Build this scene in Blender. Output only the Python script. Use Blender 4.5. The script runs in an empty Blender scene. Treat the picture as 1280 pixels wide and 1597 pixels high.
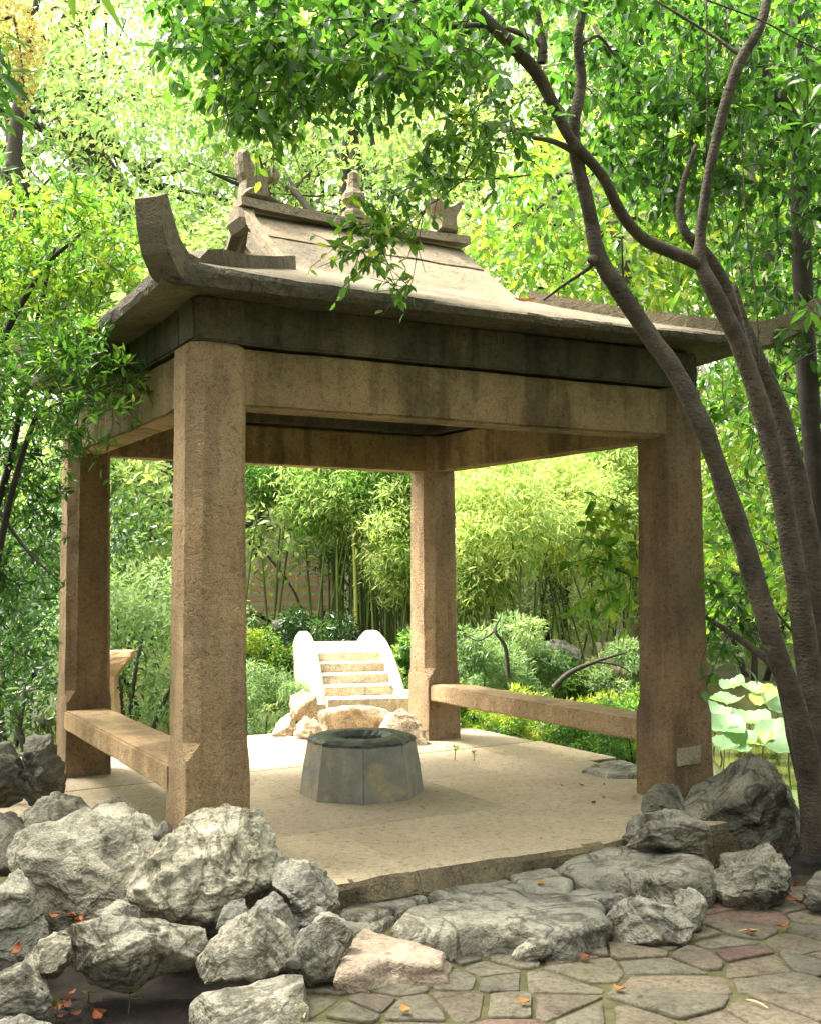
import bpy, bmesh, math, random
import numpy as np
from mathutils import Vector, Matrix
from mathutils.geometry import tessellate_polygon

random.seed(7)
RNG = np.random.default_rng(11)
scene = bpy.context.scene
COL = scene.collection

# ------------------------------------------------------------------ camera
F_PX, PITCH, ROLL, EYE = 1727.0, 0.0501, -0.0048, 1.47
cam_d = bpy.data.cameras.new('camera')
cam = bpy.data.objects.new('camera', cam_d)
COL.objects.link(cam)
cam_d.sensor_fit = 'VERTICAL'
cam_d.sensor_height = 36.0
cam_d.sensor_width = 36.0
cam_d.lens = F_PX / 1597.0 * 36.0
cam_d.clip_start = 0.05
cam_d.clip_end = 600
cam.matrix_world = (Matrix.Translation((0, 0, EYE)) @ Matrix.Rotation(math.pi / 2 + PITCH, 4, 'X')
                    @ Matrix.Rotation(ROLL, 4, 'Z'))
scene.camera = cam

# ------------------------------------------------------------------ sky, sun, exposure
SUN_AZ_VEC = Vector((-0.80, 0.15, 0.0)).normalized()      # horizontal direction towards the sun
SUN_EL = math.radians(62)
S_DIR = Vector((SUN_AZ_VEC.x * math.cos(SUN_EL), SUN_AZ_VEC.y * math.cos(SUN_EL), math.sin(SUN_EL)))
world = bpy.data.worlds.new('World')
scene.world = world
world.use_nodes = True
wn = world.node_tree
wn.nodes.clear()
sky = wn.nodes.new('ShaderNodeTexSky')
sky.sky_type = 'NISHITA'
sky.sun_disc = False
sky.sun_elevation = SUN_EL
sky.sun_rotation = math.atan2(S_DIR.x, S_DIR.y)
sky.air_density = 1.0
sky.dust_density = 6.0
sky.ozone_density = 0.4
bg = wn.nodes.new('ShaderNodeBackground')
bg.inputs['Strength'].default_value = 0.15
wo = wn.nodes.new('ShaderNodeOutputWorld')
hs = wn.nodes.new('ShaderNodeHueSaturation')          # a milky overcast: the blue washed out of the sky
hs.inputs['Saturation'].default_value = 0.25
hz = wn.nodes.new('ShaderNodeMix')
hz.data_type = 'RGBA'
hz.blend_type = 'MULTIPLY'
hz.inputs[0].default_value = 1.0
hz.inputs[7].default_value = (1.0, 0.97, 0.89, 1)
wn.links.new(sky.outputs[0], hs.inputs['Color'])
wn.links.new(hs.outputs[0], hz.inputs[6])
wn.links.new(hz.outputs[2], bg.inputs[0])
wn.links.new(bg.outputs[0], wo.inputs[0])
sun_d = bpy.data.lights.new('sun', 'SUN')
sun_d.energy = 1.5
sun_d.angle = math.radians(14.0)
sun_d.color = (1.0, 0.93, 0.78)
sun = bpy.data.objects.new('sun', sun_d)
COL.objects.link(sun)
sun.location = (-6, -2, 12)
sun.rotation_euler = S_DIR.to_track_quat('Z', 'Y').to_euler()
scene.view_settings.view_transform = 'Standard'
scene.view_settings.look = 'None'
scene.view_settings.gamma = 1
scene.view_settings.use_curve_mapping = False
scene.view_settings.exposure = 2.95
scene.cycles.max_bounces = 8
scene.cycles.transmission_bounces = 6
scene.cycles.diffuse_bounces = 4
scene.cycles.use_denoising = True


# ------------------------------------------------------------------ projecting helpers (survey of the site)
def ray(u, v):
    x, y = u - 640.0, 798.5 - v
    c, s = math.cos(ROLL), math.sin(ROLL)
    x, y = x * c + y * s, -x * s + y * c
    d = (x / F_PX, 1.0, y / F_PX)
    c, s = math.cos(PITCH), math.sin(PITCH)
    return np.array([d[0], d[1] * c - d[2] * s, d[1] * s + d[2] * c])


ORG = np.array([0, 0, EYE])


def on_z(u, v, z=0.0):
    r = ray(u, v)
    return ORG + r * ((z - EYE) / r[2])


def at(u, v, d):
    return ORG + ray(u, v) * d


def norm(a):
    return a / np.maximum(np.linalg.norm(a, axis=-1, keepdims=True), 1e-9)


# ------------------------------------------------------------------ numpy noise
_perm = np.random.default_rng(5).random((64, 64, 64))


def vnoise(p):
    p = np.asarray(p)
    i = np.floor(p).astype(int)
    f = p - i
    f = f * f * (3 - 2 * f)
    i0 = i & 63
    i1 = (i + 1) & 63
    x0, y0, z0 = i0[..., 0], i0[..., 1], i0[..., 2]
    x1, y1, z1 = i1[..., 0], i1[..., 1], i1[..., 2]
    fx, fy, fz = f[..., 0], f[..., 1], f[..., 2]
    P = _perm
    a = P[x0, y0, z0] * (1 - fx) + P[x1, y0, z0] * fx
    b = P[x0, y1, z0] * (1 - fx) + P[x1, y1, z0] * fx
    c = P[x0, y0, z1] * (1 - fx) + P[x1, y0, z1] * fx
    d = P[x0, y1, z1] * (1 - fx) + P[x1, y1, z1] * fx
    return ((a * (1 - fy) + b * fy) * (1 - fz) + (c * (1 - fy) + d * fy) * fz) * 2 - 1


def fbm(p, octs=4, ridged=False):
    s, amp, tot = 0, 1.0, 0
    p = np.asarray(p, float)
    for o in range(octs):
        n = vnoise(p + o * 17.3)
        if ridged:
            n = 1 - 2 * np.abs(n)
        s = s + n * amp
        tot += amp
        amp *= 0.5
        p = p * 2.03
    return s / tot


# ------------------------------------------------------------------ objects
def link(o):
    COL.objects.link(o)
    return o


def tag(o, label=None, cat=None, group=None, kind=None):
    if label: o['label'] = label
    if cat: o['category'] = cat
    if group: o['group'] = group
    if kind: o['kind'] = kind
    return o


def thing(name, loc, label, cat, group=None):
    o = link(bpy.data.objects.new(name, None))
    o.location = loc
    o.empty_display_size = 0.1
    return tag(o, label, cat, group)


def world_loc(o):
    l = Vector((0, 0, 0))
    while o is not None:
        l = l + o.location
        o = o.parent
    return l


def tri_mesh(name, V, T, mat, tint=None, smooth=False):
    me = bpy.data.meshes.new(name)
    V = np.ascontiguousarray(V, dtype=np.float32)
    T = np.ascontiguousarray(T, dtype=np.int32)
    n = len(T)
    me.vertices.add(len(V))
    me.vertices.foreach_set('co', V.ravel())
    me.loops.add(3 * n)
    me.loops.foreach_set('vertex_index', T.ravel())
    me.polygons.add(n)
    me.polygons.foreach_set('loop_start', np.arange(0, 3 * n, 3, dtype=np.int32))
    if smooth:
        me.polygons.foreach_set('use_smooth', np.ones(n, dtype=bool))
    me.update(calc_edges=True)
    if tint is not None:
        a = me.attributes.new('tint', 'FLOAT', 'FACE')
        a.data.foreach_set('value', np.ascontiguousarray(tint, dtype=np.float32))
    me.materials.append(mat)
    return me


def add_mesh(name, me, parent=None):
    o = link(bpy.data.objects.new(name, me))
    if parent is not None:
        o.parent = parent
    return o


def part_np(name, V, T, mat, parent=None, tint=None, smooth=False):
    """mesh object from world-space arrays, as a child (or a top-level object with its origin at its foot)"""
    V = np.asarray(V, float)
    if parent is not None:
        off = np.array(world_loc(parent))
    else:
        off = np.array([V[:, 0].mean(), V[:, 1].mean(), V[:, 2].min()])
    o = add_mesh(name, tri_mesh(name, V - off, T, mat, tint, smooth), parent)
    if parent is None:
        o.location = off
    return o


def part_bm(name, bm, mat, parent=None, smooth=False, bevel=0.0, segs=2):
    """mesh object from a world-space bmesh"""
    if bevel:
        es = [e for e in bm.edges if len(e.link_faces) == 2 and e.calc_face_angle(0) > 0.4]
        bmesh.ops.bevel(bm, geom=es, offset=bevel, segments=segs, affect='EDGES', clamp_overlap=True)
    bmesh.ops.recalc_face_normals(bm, faces=bm.faces)
    if parent is not None:
        off = world_loc(parent)
    else:
        cs = [v.co for v in bm.verts]
        off = Vector((sum(c.x for c in cs) / len(cs), sum(c.y for c in cs) / len(cs), min(c.z for c in cs)))
    for v in bm.verts:
        v.co -= off
    me = bpy.data.meshes.new(name)
    bm.to_mesh(me)
    bm.free()
    me.materials.append(mat)
    if smooth:
        me.polygons.foreach_set('use_smooth', np.ones(len(me.polygons), dtype=bool))
    o = add_mesh(name, me, parent)
    if parent is None:
        o.location = off
    return o


# ------------------------------------------------------------------ materials
def new_mat(name):
    m = bpy.data.materials.new(name)
    m.use_nodes = True
    nt = m.node_tree
    nt.nodes.clear()
    out = nt.nodes.new('ShaderNodeOutputMaterial')
    return m, nt, out


def N(nt, typ, **kw):
    n = nt.nodes.new(typ)
    for k, v in kw.items():
        if k in n.inputs:
            n.inputs[k].default_value = v
        else:
            setattr(n, k, v)
    return n


def ramp(nt, fac, stops, interp='LINEAR'):
    r = nt.nodes.new('ShaderNodeValToRGB')
    r.color_ramp.interpolation = interp
    el = r.color_ramp.elements
    while len(el) < len(stops):
        el.new(0.5)
    for e, (p, c) in zip(el, stops):
        e.position = p
        e.color = (c[0], c[1], c[2], 1) if not isinstance(c, float) else (c, c, c, 1)
    nt.links.new(fac, r.inputs[0])
    return r.outputs[0]


def mix(nt, fac, a, b, mode='MIX'):
    m = nt.nodes.new('ShaderNodeMix')
    m.data_type = 'RGBA'
    m.blend_type = mode
    for s, v in ((m.inputs[0], fac), (m.inputs[6], a), (m.inputs[7], b)):
        if isinstance(v, (int, float)):
            s.default_value = v
        elif isinstance(v, tuple):
            s.default_value = (v[0], v[1], v[2], 1)
        else:
            nt.links.new(v, s)
    return m.outputs[2]


def noise(nt, co, scale, detail=6, rough=0.6, dist=0.0):
    n = N(nt, 'ShaderNodeTexNoise', Scale=scale, Detail=detail, Roughness=rough, Distortion=dist)
    nt.links.new(co, n.inputs['Vector'])
    return n.outputs['Fac']


def geo_pos(nt):
    return nt.nodes.new('ShaderNodeNewGeometry').outputs['Position']


def stone_mat(name, base, dark, light, speck=90.0, bump=0.5, chisel=22.0, stain=None, stain_amt=0.5, rough=0.9,
              moss=None, moss_lo=0.62, moss_hi=0.75, patch=2.2, bump_dist=0.012, crack=None, streak=0.0):
    m, nt, out = new_mat(name)
    co = geo_pos(nt)
    p = noise(nt, co, patch, 6, 0.62)
    c = ramp(nt, p, [(0.30, dark), (0.5, base), (0.72, light)])
    sp = noise(nt, co, speck, 3, 0.7)
    spc = ramp(nt, sp, [(0.30, (0.58, 0.56, 0.53)), (0.5, (1, 1, 1)), (0.70, (1.25, 1.22, 1.16))])
    c = mix(nt, 1.0, c, spc, 'MULTIPLY')
    if stain is not None:
        s = noise(nt, co, 1.1, 7, 0.7, 0.6)
        sf = ramp(nt, s, [(0.42, 0.0), (0.62, float(stain_amt))])
        c = mix(nt, sf, c, stain)
    if moss is not None:
        s = noise(nt, co, 3.1, 8, 0.72, 0.3)
        sf = ramp(nt, s, [(moss_lo, 0.0), (moss_hi, 0.9)])
        c = mix(nt, sf, c, moss)
    b = N(nt, 'ShaderNodeBsdfPrincipled', Roughness=rough)
    b.inputs['Specular IOR Level'].default_value = 0.25
    nt.links.new(c, b.inputs['Base Color'])
    oi = nt.nodes.new('ShaderNodeObjectInfo')
    c = mix(nt, 1.0, c, ramp(nt, oi.outputs['Random'], [(0.0, (0.84, 0.84, 0.86)), (1.0, (1.12, 1.10, 1.06))]), 'MULTIPLY')
    if streak:
        mp = N(nt, 'ShaderNodeMapping')
        mp.inputs['Scale'].default_value = (7, 7, 0.7)
        nt.links.new(co, mp.inputs['Vector'])
        sn = noise(nt, mp.outputs[0], 1.0, 5, 0.6, 0.3)
        bl = noise(nt, co, 1.6, 6, 0.7)
        md = N(nt, 'ShaderNodeMath', operation='ADD')
        nt.links.new(sn, md.inputs[0])
        nt.links.new(bl, md.inputs[1])
        sf = ramp(nt, md.outputs[0], [(0.82, tuple(1 - (1 - q) * streak for q in (0.52, 0.50, 0.47))), (1.0, (0.96, 0.96, 0.96)), (1.16, (1.08, 1.07, 1.05))])
        c = mix(nt, 1.0, c, sf, 'MULTIPLY')
    h1 = noise(nt, co, chisel, 5, 0.65, 0.8)
    pit = ramp(nt, h1, [(0.30, (0.55, 0.52, 0.48)), (0.47, (1, 1, 1)), (0.75, (1.12, 1.11, 1.08))])
    c2 = mix(nt, 1.0, c, pit, 'MULTIPLY')
    if crack:
        cn = noise(nt, co, crack, 5, 0.62, 1.2)
        cf = ramp(nt, cn, [(0.455, (1, 1, 1)), (0.492, (0.28, 0.27, 0.25)), (0.508, (0.28, 0.27, 0.25)), (0.545, (1, 1, 1))])
        c2 = mix(nt, 0.75, c2, mix(nt, 1.0, c2, cf, 'MULTIPLY'))
    nt.links.new(c2, b.inputs['Base Color'])
    h2 = noise(nt, co, speck, 2, 0.6)
    ma = N(nt, 'ShaderNodeMath', operation='MULTIPLY_ADD')
    nt.links.new(h2, ma.inputs[0])
    ma.inputs[1].default_value = 0.45
    nt.links.new(h1, ma.inputs[2])
    bp = N(nt, 'ShaderNodeBump', Strength=bump, Distance=bump_dist)
    nt.links.new(ma.outputs[0], bp.inputs['Height'])
    nt.links.new(bp.outputs[0], b.inputs['Normal'])
    nt.links.new(b.outputs[0], out.inputs[0])
    return m


def leaf_mat(name, stops, rough=0.42, trans=0.42, spec=0.4, tcol=1.6):
    m, nt, out = new_mat(name)
    a = N(nt, 'ShaderNodeAttribute', attribute_name='tint')
    c = ramp(nt, a.outputs['Fac'], stops)
    b = N(nt, 'ShaderNodeBsdfPrincipled', Roughness=rough)
    b.inputs['Specular IOR Level'].default_value = spec
    nt.links.new(c, b.inputs['Base Color'])
    t = nt.nodes.new('ShaderNodeBsdfTranslucent')
    tc = mix(nt, 1.0, c, (tcol * 1.08, tcol * 1.18, tcol * 0.75), 'MULTIPLY')
    nt.links.new(tc, t.inputs[0])
    mx = nt.nodes.new('ShaderNodeMixShader')
    mx.inputs[0].default_value = trans
    nt.links.new(b.outputs[0], mx.inputs[1])
    nt.links.new(t.outputs[0], mx.inputs[2])
    nt.links.new(mx.outputs[0], out.inputs[0])
    return m


def plain_mat(name, c1, c2, scale=8.0, rough=0.8, bump=0.3, bscale=40.0, detail=5):
    m, nt, out = new_mat(name)
    co = geo_pos(nt)
    c = ramp(nt, noise(nt, co, scale, detail, 0.65), [(0.3, c1), (0.7, c2)])
    b = N(nt, 'ShaderNodeBsdfPrincipled', Roughness=rough)
    b.inputs['Specular IOR Level'].default_value = 0.3
    nt.links.new(c, b.inputs['Base Color'])
    bp = N(nt, 'ShaderNodeBump', Strength=bump, Distance=0.01)
    nt.links.new(noise(nt, co, bscale, 5, 0.65), bp.inputs['Height'])
    nt.links.new(bp.outputs[0], b.inputs['Normal'])
    nt.links.new(b.outputs[0], out.inputs[0])
    return m


M = {}
M['granite'] = stone_mat('warm_granite', (0.43, 0.31, 0.185), (0.35, 0.245, 0.14), (0.51, 0.375, 0.23), 150, 1.0, 38,
                         stain=(0.22, 0.17, 0.11), stain_amt=0.3, bump_dist=0.03, streak=0.45)
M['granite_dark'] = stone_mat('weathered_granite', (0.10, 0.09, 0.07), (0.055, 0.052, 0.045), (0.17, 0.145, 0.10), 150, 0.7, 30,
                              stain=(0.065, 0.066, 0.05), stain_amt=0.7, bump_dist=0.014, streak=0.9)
M['granite_shaded'] = stone_mat('shaded_granite', (0.21, 0.145, 0.085), (0.14, 0.10, 0.06), (0.28, 0.195, 0.115), 150, 0.8, 42,  # the granite again, with the shade on two posts put into its colour
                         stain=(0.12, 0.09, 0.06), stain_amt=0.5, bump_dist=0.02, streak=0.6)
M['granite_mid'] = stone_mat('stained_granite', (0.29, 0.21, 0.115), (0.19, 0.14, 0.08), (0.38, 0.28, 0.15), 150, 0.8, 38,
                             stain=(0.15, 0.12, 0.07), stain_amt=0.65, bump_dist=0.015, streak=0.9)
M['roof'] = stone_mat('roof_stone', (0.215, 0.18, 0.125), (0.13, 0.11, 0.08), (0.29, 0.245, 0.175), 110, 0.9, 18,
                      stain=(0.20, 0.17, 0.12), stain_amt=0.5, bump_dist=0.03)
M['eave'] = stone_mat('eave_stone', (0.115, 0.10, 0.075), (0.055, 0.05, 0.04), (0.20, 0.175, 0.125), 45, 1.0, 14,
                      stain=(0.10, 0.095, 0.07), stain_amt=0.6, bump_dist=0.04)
M['floor'] = stone_mat('floor_slab', (0.385, 0.32, 0.228), (0.32, 0.265, 0.188), (0.44, 0.375, 0.275), 140, 0.5, 26,
                       stain=(0.33, 0.27, 0.185), stain_amt=0.5, patch=1.4, bump_dist=0.012)
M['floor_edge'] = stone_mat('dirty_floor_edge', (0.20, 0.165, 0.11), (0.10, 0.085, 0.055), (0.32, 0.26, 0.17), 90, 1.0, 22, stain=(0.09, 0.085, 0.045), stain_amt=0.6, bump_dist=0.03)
M['patch'] = stone_mat('cement_patch', (0.28, 0.245, 0.18), (0.22, 0.19, 0.14), (0.34, 0.30, 0.22), 60, 0.5, 20)
M['rock'] = stone_mat('grey_limestone', (0.27, 0.265, 0.22), (0.11, 0.11, 0.095), (0.42, 0.40, 0.33), 60, 0.7, 7,
                      stain=(0.20, 0.205, 0.18), crack=2.6, stain_amt=0.7, moss=(0.085, 0.09, 0.025), moss_lo=0.57, moss_hi=0.74,
                      patch=4.5, bump_dist=0.05)
M['rock_pale'] = stone_mat('pale_limestone', (0.33, 0.315, 0.25), (0.11, 0.11, 0.092), (0.54, 0.515, 0.42), 60, 0.7, 7,
                           stain=(0.30, 0.29, 0.23), crack=2.6, stain_amt=0.6, moss=(0.15, 0.15, 0.05), moss_lo=0.56, moss_hi=0.76,
                           patch=5.0, bump_dist=0.05)
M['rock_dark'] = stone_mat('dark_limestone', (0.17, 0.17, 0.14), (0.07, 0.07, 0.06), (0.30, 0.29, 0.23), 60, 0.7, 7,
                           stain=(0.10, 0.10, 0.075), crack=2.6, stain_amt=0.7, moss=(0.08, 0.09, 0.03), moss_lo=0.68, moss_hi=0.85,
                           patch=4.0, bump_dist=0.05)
M['rock_pink'] = stone_mat('pinkish_limestone', (0.33, 0.265, 0.21), (0.19, 0.17, 0.14), (0.42, 0.35, 0.28), 60, 0.7, 7,
                           stain=(0.35, 0.32, 0.26), stain_amt=0.5, patch=4.0, bump_dist=0.04)
M['rock_tan'] = stone_mat('tan_rock', (0.50, 0.41, 0.29), (0.28, 0.21, 0.14), (0.64, 0.55, 0.41), 60, 0.7, 7, patch=5, bump_dist=0.04)
M['bridge'] = stone_mat('pale_bridge_stone', (0.50, 0.44, 0.33), (0.40, 0.345, 0.255), (0.60, 0.54, 0.42), 60, 0.5, 14)
FLAG = [stone_mat('flag_grey', (0.115, 0.106, 0.080), (0.068, 0.063, 0.049), (0.16, 0.147, 0.112), 45, 0.8, 14,
                  moss=(0.13, 0.125, 0.05), moss_lo=0.58, moss_hi=0.78),
        stone_mat('flag_brown', (0.115, 0.098, 0.073), (0.07, 0.061, 0.047), (0.155, 0.132, 0.098), 45, 0.8, 14,
                  moss=(0.13, 0.125, 0.05), moss_lo=0.60, moss_hi=0.80),
        stone_mat('flag_red', (0.115, 0.078, 0.063), (0.078, 0.056, 0.047), (0.15, 0.103, 0.082), 45, 0.8, 14,
                  moss=(0.14, 0.125, 0.06), moss_lo=0.64, moss_hi=0.84)]
M['moss'] = plain_mat('moss_joint', (0.04, 0.04, 0.017), (0.115, 0.107, 0.048), 9, 0.95, 0.8, 60)
M['moss_green'] = plain_mat('green_moss', (0.035, 0.05, 0.008), (0.10, 0.12, 0.022), 22, 0.95, 1.0, 90)
M['soil'] = plain_mat('dark_soil', (0.010, 0.008, 0.006), (0.034, 0.027, 0.020), 12, 0.95, 1.0, 35)
M['ground'] = plain_mat('garden_earth', (0.05, 0.055, 0.02), (0.12, 0.12, 0.045), 2.5, 0.95, 0.8, 18)
def bark_mat(name, c1, c2, c3):
    m, nt, out = new_mat(name)
    co = geo_pos(nt)
    c = ramp(nt, noise(nt, co, 7, 6, 0.65), [(0.3, c1), (0.5, c2), (0.72, c3)])
    mp = N(nt, 'ShaderNodeMapping')
    mp.inputs['Scale'].default_value = (34, 34, 64)
    nt.links.new(co, mp.inputs['Vector'])
    ln = noise(nt, mp.outputs[0], 1.0, 3, 0.6)
    c = mix(nt, 1.0, c, ramp(nt, ln, [(0.28, (0.5, 0.48, 0.46)), (0.40, (1, 1, 1)), (0.75, (1.2, 1.18, 1.12))]), 'MULTIPLY')
    lich = ramp(nt, noise(nt, co, 13, 5, 0.7), [(0.60, 0.0), (0.70, 0.5)])
    c = mix(nt, lich, c, (0.15, 0.155, 0.11))
    vor = N(nt, 'ShaderNodeTexVoronoi', Scale=16.0)
    nt.links.new(co, vor.inputs['Vector'])
    kn = ramp(nt, vor.outputs['Distance'], [(0.07, (0.30, 0.28, 0.27)), (0.14, (1, 1, 1))])
    c = mix(nt, 1.0, c, kn, 'MULTIPLY')
    b = N(nt, 'ShaderNodeBsdfPrincipled', Roughness=0.9)
    b.inputs['Specular IOR Level'].default_value = 0.2
    nt.links.new(c, b.inputs['Base Color'])
    bp = N(nt, 'ShaderNodeBump', Strength=0.8, Distance=0.014)
    nt.links.new(ln, bp.inputs['Height'])
    nt.links.new(bp.outputs[0], b.inputs['Normal'])
    nt.links.new(b.outputs[0], out.inputs[0])
    return m


M['bark'] = bark_mat('grey_brown_bark', (0.034, 0.029, 0.024), (0.060, 0.051, 0.041), (0.10, 0.087, 0.068))
M['bark_dark'] = plain_mat('dark_bark', (0.025, 0.022, 0.018), (0.06, 0.05, 0.04), 14, 0.9, 0.6, 40)
M['bark_pale'] = plain_mat('pale_bark', (0.30, 0.27, 0.21), (0.46, 0.42, 0.34), 6, 0.85, 0.5, 40)
M['stem'] = plain_mat('green_stem', (0.05, 0.08, 0.02), (0.12, 0.15, 0.04), 10, 0.6, 0.1, 40)
M['culm'] = plain_mat('bamboo_culm', (0.05, 0.08, 0.02), (0.13, 0.17, 0.045), 3, 0.5, 0.1, 30)
M['culm_yellow'] = plain_mat('yellow_culm', (0.22, 0.25, 0.05), (0.34, 0.34, 0.09), 3, 0.5, 0.1, 30)
M['leaf'] = leaf_mat('broad_leaf', [(0.0, (0.022, 0.065, 0.014)), (0.45, (0.055, 0.135, 0.020)), (0.8, (0.12, 0.22, 0.026)), (1.0, (0.26, 0.28, 0.035))],
                     0.34, 0.5, 0.45)
M['leaf_far'] = leaf_mat('far_leaf', [(0.0, (0.075, 0.14, 0.055)), (0.5, (0.17, 0.25, 0.095)), (1.0, (0.32, 0.36, 0.13))], 0.5, 0.5, 0.35)
M['leaf_bamboo'] = leaf_mat('bamboo_leaf', [(0.0, (0.022, 0.075, 0.016)), (0.5, (0.11, 0.22, 0.042)), (1.0, (0.46, 0.50, 0.22))], 0.45, 0.5, 0.4)
M['leaf_pale'] = leaf_mat('pale_shrub_leaf', [(0.0, (0.06, 0.12, 0.05)), (0.5, (0.13, 0.21, 0.09)), (1.0, (0.24, 0.31, 0.14))], 0.5, 0.4, 0.35)
M['leaf_dark'] = leaf_mat('dark_glossy_leaf', [(0.0, (0.012, 0.035, 0.010)), (0.6, (0.03, 0.08, 0.018)), (1.0, (0.09, 0.17, 0.03))], 0.25, 0.3, 0.5)
M['lotus'] = leaf_mat('lotus_leaf', [(0.0, (0.12, 0.22, 0.11)), (0.7, (0.23, 0.34, 0.20)), (1.0, (0.30, 0.36, 0.05))], 0.45, 0.35, 0.4)
M['blossom'] = leaf_mat('yellow_blossom', [(0.0, (0.42, 0.32, 0.10)), (1.0, (0.62, 0.50, 0.20))], 0.6, 0.4, 0.2, 1.1)
M['white_blossom'] = leaf_mat('white_blossom', [(0.0, (0.7, 0.68, 0.6)), (1.0, (0.8, 0.8, 0.74))], 0.6, 0.3, 0.2, 1.0)
M['dead_leaf'] = leaf_mat('fallen_red_leaf', [(0.0, (0.16, 0.045, 0.02)), (0.5, (0.34, 0.10, 0.035)), (1.0, (0.42, 0.22, 0.05))], 0.55, 0.2, 0.3, 1.0)
M['straw'] = plain_mat('pale_dry_blade', (0.34, 0.28, 0.14), (0.48, 0.40, 0.22), 20, 0.7, 0.1, 40)


def well_mat():
    m, nt, out = new_mat('well_stone')
    co = geo_pos(nt)
    g = ramp(nt, noise(nt, co, 9, 6, 0.6), [(0.3, (0.15, 0.15, 0.13)), (0.7, (0.25, 0.245, 0.205))])
    y = ramp(nt, noise(nt, co, 30, 4, 0.6), [(0.3, (0.25, 0.21, 0.115)), (0.7, (0.34, 0.30, 0.18))])
    f = ramp(nt, noise(nt, co, 4.2, 7, 0.62, 0.4), [(0.51, 0.0), (0.57, 0.9)])
    c = mix(nt, f, g, y)
    b = N(nt, 'ShaderNodeBsdfPrincipled', Roughness=0.7)
    nt.links.new(c, b.inputs['Base Color'])
    bp = N(nt, 'ShaderNodeBump', Strength=0.7, Distance=0.01)
    nt.links.new(noise(nt, co, 40, 5, 0.65), bp.inputs['Height'])
    nt.links.new(bp.outputs[0], b.inputs['Normal'])
    nt.links.new(b.outputs[0], out.inputs[0])
    return m


M['well'] = well_mat()
M['well_rim'] = plain_mat('worn_dark_rim', (0.035, 0.04, 0.04), (0.11, 0.115, 0.105), 25, 0.42, 0.9, 30)


def water_mat():
    m, nt, out = new_mat('pond_water')
    co = geo_pos(nt)
    b = N(nt, 'ShaderNodeBsdfPrincipled', Roughness=0.06)
    b.inputs['Base Color'].default_value = (0.085, 0.10, 0.022, 1)
    b.inputs['Specular IOR Level'].default_value = 0.5
    bp = N(nt, 'ShaderNodeBump', Strength=0.08, Distance=0.02)
    nt.links.new(noise(nt, co, 4.0, 3, 0.5), bp.inputs['Height'])
    nt.links.new(bp.outputs[0], b.inputs['Normal'])
    nt.links.new(b.outputs[0], out.inputs[0])
    return m


M['water'] = water_mat()


# ------------------------------------------------------------------ ground, pond
PAVE_Z = -0.225
WATER_Z = -0.72


def smooth(x, a, b):
    t = np.clip((x - a) / (b - a), 0, 1)
    return t * t * (3 - 2 * t)


def pond_mask(x, y):
    right = smooth(x, 2.5 + 0.25 * np.sin(y * 1.3), 3.3 + 0.25 * np.sin(y * 1.3)) * smooth(y, 7.4, 8.4) * (1 - smooth(y, 15.5, 17))
    left = smooth(-x, 1.9, 2.6) * smooth(y, 9.4, 10.3) * (1 - smooth(y, 17.0, 18.5))
    mid = smooth(y, 11.2, 11.8) * (1 - smooth(y, 12.4, 13.0)) * smooth(x, -2.2, -1.8) * (1 - smooth(x, 0.0, 0.5))
    return np.maximum(np.maximum(right, left), mid)


def ground_h(x, y):
    z = -0.30 + 0.04 * fbm(np.stack([x * 0.9, y * 0.9, x * 0 + 3.1], -1), 3)
    hill = np.maximum(y - 19, 0)
    z = z + np.minimum(hill * 0.26, 6.0 + hill * 0.03)
    cav = np.exp(-(((x + 1.3) / 0.9) ** 4 + ((y - 4.5) / 0.75) ** 4))
    z = z - 0.30 * cav
    return z - 0.95 * pond_mask(x, y)


def build_ground():
    xs = np.unique(np.concatenate([np.linspace(-90, -9, 24), np.linspace(-9, 9, 110), np.linspace(9, 90, 24)]))
    ys = np.unique(np.concatenate([np.linspace(-15, 2, 10), np.linspace(2, 22, 120), np.linspace(22, 140, 36)]))
    X, Y = np.meshgrid(xs, ys)
    Z = ground_h(X, Y)
    V = np.stack([X, Y, Z], -1).reshape(-1, 3)
    nx, ny = len(xs), len(ys)
    i = np.arange(nx - 1)[None, :] + nx * np.arange(ny - 1)[:, None]
    i = i.ravel()
    T = np.concatenate([np.stack([i, i + 1, i + nx + 1], -1), np.stack([i, i + nx + 1, i + nx], -1)])
    o = part_np('ground', V, T, M['ground'], smooth=True)
    tag(o, 'bare earth and low green ground of the garden around the pavilion', kind='structure')
    # pond surface
    V = np.array([[-14, 9, WATER_Z], [14, 7.2, WATER_Z], [14, 19.5, WATER_Z], [-14, 19.5, WATER_Z]], float)
    o = part_np('pond_water', V, np.array([[0, 1, 2], [0, 2, 3]]), M['water'])
    tag(o, 'still olive green pond water behind the pavilion', kind='structure')


build_ground()

# ------------------------------------------------------------------ pavilion frame coordinates
CA, CB, CC, CD = on_z(284, 1356), on_z(1046, 1256), on_z(98, 1209), on_z(665, 1156)
LA, LB = 3.09, 2.83


def W(a, b, z):
    s, t = a / LA, b / LB
    p = CA * (1 - s) * (1 - t) + CB * s * (1 - t) + CC * (1 - s) * t + CD * s * t
    return Vector((p[0], p[1], z))


PW = 0.33                                        # post width
AC_, BC_ = (LA + PW) / 2, (LB + PW) / 2          # centre of the pavilion


def rough_bm(bm, amp, scale, seed=0.0):
    vs = list(bm.verts)
    P = np.array([v.co[:] for v in vs])
    d = np.stack([fbm(P * scale + seed + k * 31.7, 3) for k in range(3)], -1) * amp
    for v, q in zip(vs, d):
        v.co += Vector(q)


def subdiv_long(bm, size):
    for _ in range(6):
        es = [e for e in bm.edges if e.calc_length() > size]
        if not es:
            break
        bmesh.ops.subdivide_edges(bm, edges=es, cuts=1, use_grid_fill=True)
        if len(bm.verts) > 6000:
            break


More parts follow.
